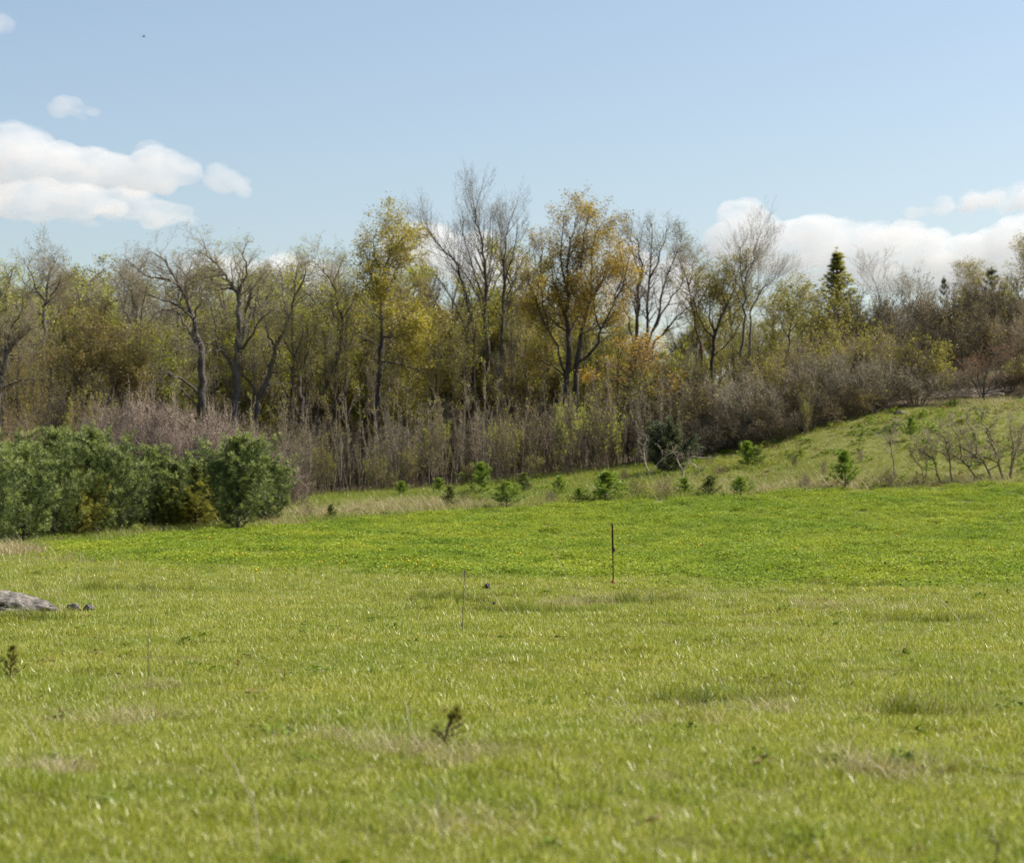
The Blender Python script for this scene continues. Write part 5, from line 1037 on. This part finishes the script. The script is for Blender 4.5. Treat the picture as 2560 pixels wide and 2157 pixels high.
# dandelions in the field: one by one
stem_me = lm_('stem', [(.004, -.02), (.004, .26)], 'crop', 5)
M['dandelion'] = leaf_mat('dandelion', [(0, (.55, .36, .01)), (1, (.75, .55, .03))], transl=.25)
V, fc = lathe([(.001, .25), (.02, .255), (.028, .275), (.016, .292), (.001, .296)], 9)
flower_me = make_mesh('flower', V, [fc], M['dandelion'], np.repeat([.2, .4, .8, .6, .5], 9))
dpx = [(150, 1402), (245, 1420), (300, 1425), (345, 1426), (468, 1418), (486, 1353), (620, 1361), (632, 1358), (520, 1362), (640, 1446), (680, 1380), (745, 1359), (805, 1424), (850, 1427), (855, 1422), (1003, 1416), (1020, 1419), (1040, 1430), (1080, 1434), (1120, 1304), (965, 1440), (1075, 1294), (1020, 1298), (1232, 1303), (1245, 1301), (1242, 1320), (1225, 1330), (1300, 1397), (1400, 1365), (1450, 1310), (1490, 1309), (1525, 1412), (1560, 1374), (1415, 1325), (1745, 1376), (1750, 1373), (1990, 1386), (1850, 1360), (2090, 1376), (2350, 1418), (2100, 1433), (2240, 1350), (2450, 1330), (2300, 1400), (2480, 1390), (2150, 1330), (1900, 1330), (700, 1375), (590, 1400), (410, 1400), (1700, 1360), (1640, 1330), (1310, 1345), (1160, 1380), (900, 1370), (950, 1390)]
r_ = random.Random(17)
dpx += [(x+r_.gauss(0, 25), y+r_.gauss(0, 5)) for x, y in dpx[::4]]
for x, y in dpx:
    g = ground_px(x, y+14); s = r_.uniform(.45, .85)
    thing('dandelion', 'small yellow dandelion flower among the green crop', 'flower', g, r_.uniform(0, 6), (s*1.2, s*1.2, 1), 'dandelions in the field', [('stem', stem_me), ('stem/flower', flower_me)])

# bird
def bird():
    p = px(354, 86, 170)
    body = lathe([(.001, -.17), (.025, -.13), (.05, -.03), (.045, .06), (.028, .12), (.03, .15), (.012, .185), (.001, .2)], 8)
    b = make_mesh('body', body[0][:, [2, 1, 0]], [body[1]], M['burr'])
    def wing(s):
        V = np.array([(.08, s*.03, .02), (-.07, s*.03, .02), (.09, s*.2, .07), (-.05, s*.2, .065), (.0, s*.42, .05), (.08, s*.03, .035), (-.07, s*.03, .028), (.09, s*.2, .08), (-.05, s*.2, .072)])
        return make_mesh('wing', V, [np.array([[0, 1, 3, 2], [5, 7, 8, 6], [0, 2, 7, 5], [1, 6, 8, 3]]), np.array([[2, 3, 4], [7, 4, 8], [2, 4, 7], [3, 8, 4]])], M['burr'])
    t = make_mesh('tail', np.array([(-.15, -.02, 0), (-.15, .02, 0), (-.27, .05, 0), (-.27, -.05, 0), (-.15, 0, .012), (-.27, 0, .01)]), [np.array([[0, 1, 2, 3], [1, 4, 5, 2], [4, 0, 3, 5]])], M['burr'])
    thing('bird', 'distant dark bird flying high at the upper left of the sky', 'bird', p, .2, (.75, .75, .75), parts=[('body', b), ('wing', wing(1)), ('wing', wing(-1)), ('tail', t)])
bird()

# ------------------------------------------------------------------ clouds: real volumes of even droplets, kilometres away
M['cloud'] = m = bpy.data.materials.new('cloud'); m.use_nodes = True
nt = m.node_tree; nt.nodes.remove(nt.nodes['Principled BSDF'])
pv = nt.nodes.new('ShaderNodeVolumePrincipled'); pv.inputs['Color'].default_value = (.80, .793, .78, 1); pv.inputs['Density'].default_value = .022; pv.inputs['Anisotropy'].default_value = .0
tc = nt.nodes.new('ShaderNodeTexCoord'); nz = nt.nodes.new('ShaderNodeTexNoise'); nz.inputs['Scale'].default_value = .012; nz.inputs['Detail'].default_value = 7; nz.inputs['Roughness'].default_value = .6
mr = nt.nodes.new('ShaderNodeMapRange'); mr.inputs['From Min'].default_value = .30; mr.inputs['From Max'].default_value = .72; mr.inputs['To Max'].default_value = .0075
mpc = nt.nodes.new('ShaderNodeMapping'); mpc.inputs['Scale'].default_value = (.7, .7, 1.5); nt.links.new(tc.outputs['Object'], mpc.inputs[0]); nt.links.new(mpc.outputs[0], nz.inputs['Vector']); nt.links.new(nz.outputs['Fac'], mr.inputs['Value']); nt.links.new(mr.outputs[0], pv.inputs['Density'])
nt.links.new(pv.outputs[0], nt.nodes['Material Output'].inputs['Volume'])
try: m.cycles.volume_step_rate = .3
except Exception: pass
ctex = bpy.data.textures.new('billow', 'CLOUDS'); ctex.noise_scale = 70; ctex.noise_depth = 4; ctex.noise_basis = 'BLENDER_ORIGINAL'
def cloud(label, D, puffs, seed):
    """puffs: (pixel x, pixel y, radius px across, radius px up)"""
    import bmesh
    r = random.Random(seed); bm = bmesh.new(); s = D/F
    c0 = px(puffs[0][0], puffs[0][1], D)
    from mathutils import Matrix
    for (x, y, rx, ry) in puffs:
        n = 9
        for k in range(n):
            a = r.uniform(0, 6.28); q = math.sqrt(r.random())*.72
            p = px(x+math.cos(a)*q*rx, y-math.sin(a)*q*ry, D); rr = s*r.uniform(.45, .62)*min(rx, ry*1.6)
            mt = Matrix.Translation((p[0]-c0[0], r.gauss(0, .6)*s*min(rx, 60), p[2]-c0[2])) @ Matrix.Diagonal((rr*1.25, rr*2.4, rr*min(1, ry/rx*1.6), 1))
            bmesh.ops.create_icosphere(bm, subdivisions=2, radius=1.0, matrix=mt)
    me = bpy.data.meshes.new('cloud'); bm.to_mesh(me); bm.free(); me.materials.append(M['cloud'])
    o = mobj('cloud', me); o.location = c0; tag(o, label, 'cloud')
    rm = o.modifiers.new('merge', 'REMESH'); rm.mode = 'VOXEL'; rm.voxel_size = s*5
    dm = o.modifiers.new('billow', 'DISPLACE'); dm.texture = ctex; dm.strength = s*26; dm.mid_level = .55; dm.texture_coords = 'LOCAL'
cloud('large white billowing cloud cut by the left edge, upper tier', 7000, [(20, 395, 110, 62), (-60, 430, 110, 74), (120, 415, 120, 54), (230, 425, 130, 52), (330, 425, 110, 54), (410, 430, 66, 54), (160, 440, 140, 42), (310, 445, 130, 42)], 1)
cloud('flatter lower cloud tier under the large left cloud', 6500, [(40, 490, 130, 50), (150, 498, 140, 50), (270, 510, 130, 46), (370, 528, 120, 36), (90, 528, 150, 30), (240, 542, 160, 28), (420, 545, 90, 22), (-60, 490, 110, 54), (200, 515, 150, 40)], 11)
cloud('small separate cloud puff right of the large left cloud', 6800, [(560, 440, 42, 34), (595, 462, 38, 18), (520, 435, 26, 12)], 2)
cloud('small isolated cloud puff high at the left', 5010, [(165, 262, 44, 22), (215, 278, 40, 14), (140, 258, 26, 16)], 3)
cloud('faint cloud fragment in the top left corner', 4100, [(5, 50, 30, 18), (30, 58, 24, 8), (-30, 50, 36, 24)], 4)
cloud('broad white cloud bank behind the right-hand skyline', 9300, [(1850, 570, 80, 48), (1960, 580, 110, 50), (2080, 600, 120, 56), (2200, 625, 120, 56), (2330, 640, 130, 60), (2470, 650, 130, 66), (2600, 640, 120, 90), (1900, 640, 120, 50), (2060, 680, 140, 40), (2230, 710, 150, 36), (2400, 730, 150, 36), (1800, 640, 60, 30), (2140, 590, 90, 40), (2270, 615, 100, 44), (2150, 690, 150, 50), (2320, 700, 150, 50)], 5)
cloud('narrow streak of cloud above the right cloud bank', 8600, [(2300, 528, 50, 16), (2380, 516, 60, 22), (2450, 502, 60, 26), (2530, 495, 60, 28), (2610, 500, 60, 40)], 6)
cloud('white cloud low behind the tallest tree', 9300, [(1050, 600, 80, 50), (1000, 640, 60, 40), (1080, 620, 70, 52), (1160, 640, 80, 50), (1030, 650, 50, 34), (1240, 690, 80, 50), (920, 590, 30, 12)], 7)
cloud('white cloud behind the bare tree right of the orange dome', 9600, [(1560, 680, 80, 60), (1650, 690, 80, 66), (1720, 720, 70, 56), (1600, 760, 100, 40), (1800, 560, 26, 12)], 8)
cloud('low white cloud behind the left wood tops', 9600, [(560, 680, 90, 44), (680, 690, 100, 50), (800, 690, 80, 40), (480, 660, 60, 24), (430, 800, 90, 40)], 9)

# look-alike background trees: say which of the few side by side
same = {}
for o in COL.objects:
    if o.parent is None and o.get('category') == 'tree' and o.get('group'): same.setdefault(o['label'], []).append(o)
for lab, os_ in same.items():
    os_.sort(key=lambda o: o.location.x/o.location.y)
    w_ = {2: ['left of two', 'right of two'], 3: ['leftmost of three', 'middle of three', 'rightmost of three'], 4: ['first of four from left', 'second of four from left', 'third of four from left', 'rightmost of four']}.get(len(os_))
    if w_ and len(lab.split())+5 <= 16:
        for o, q in zip(os_, w_): o['label'] = lab+', '+q
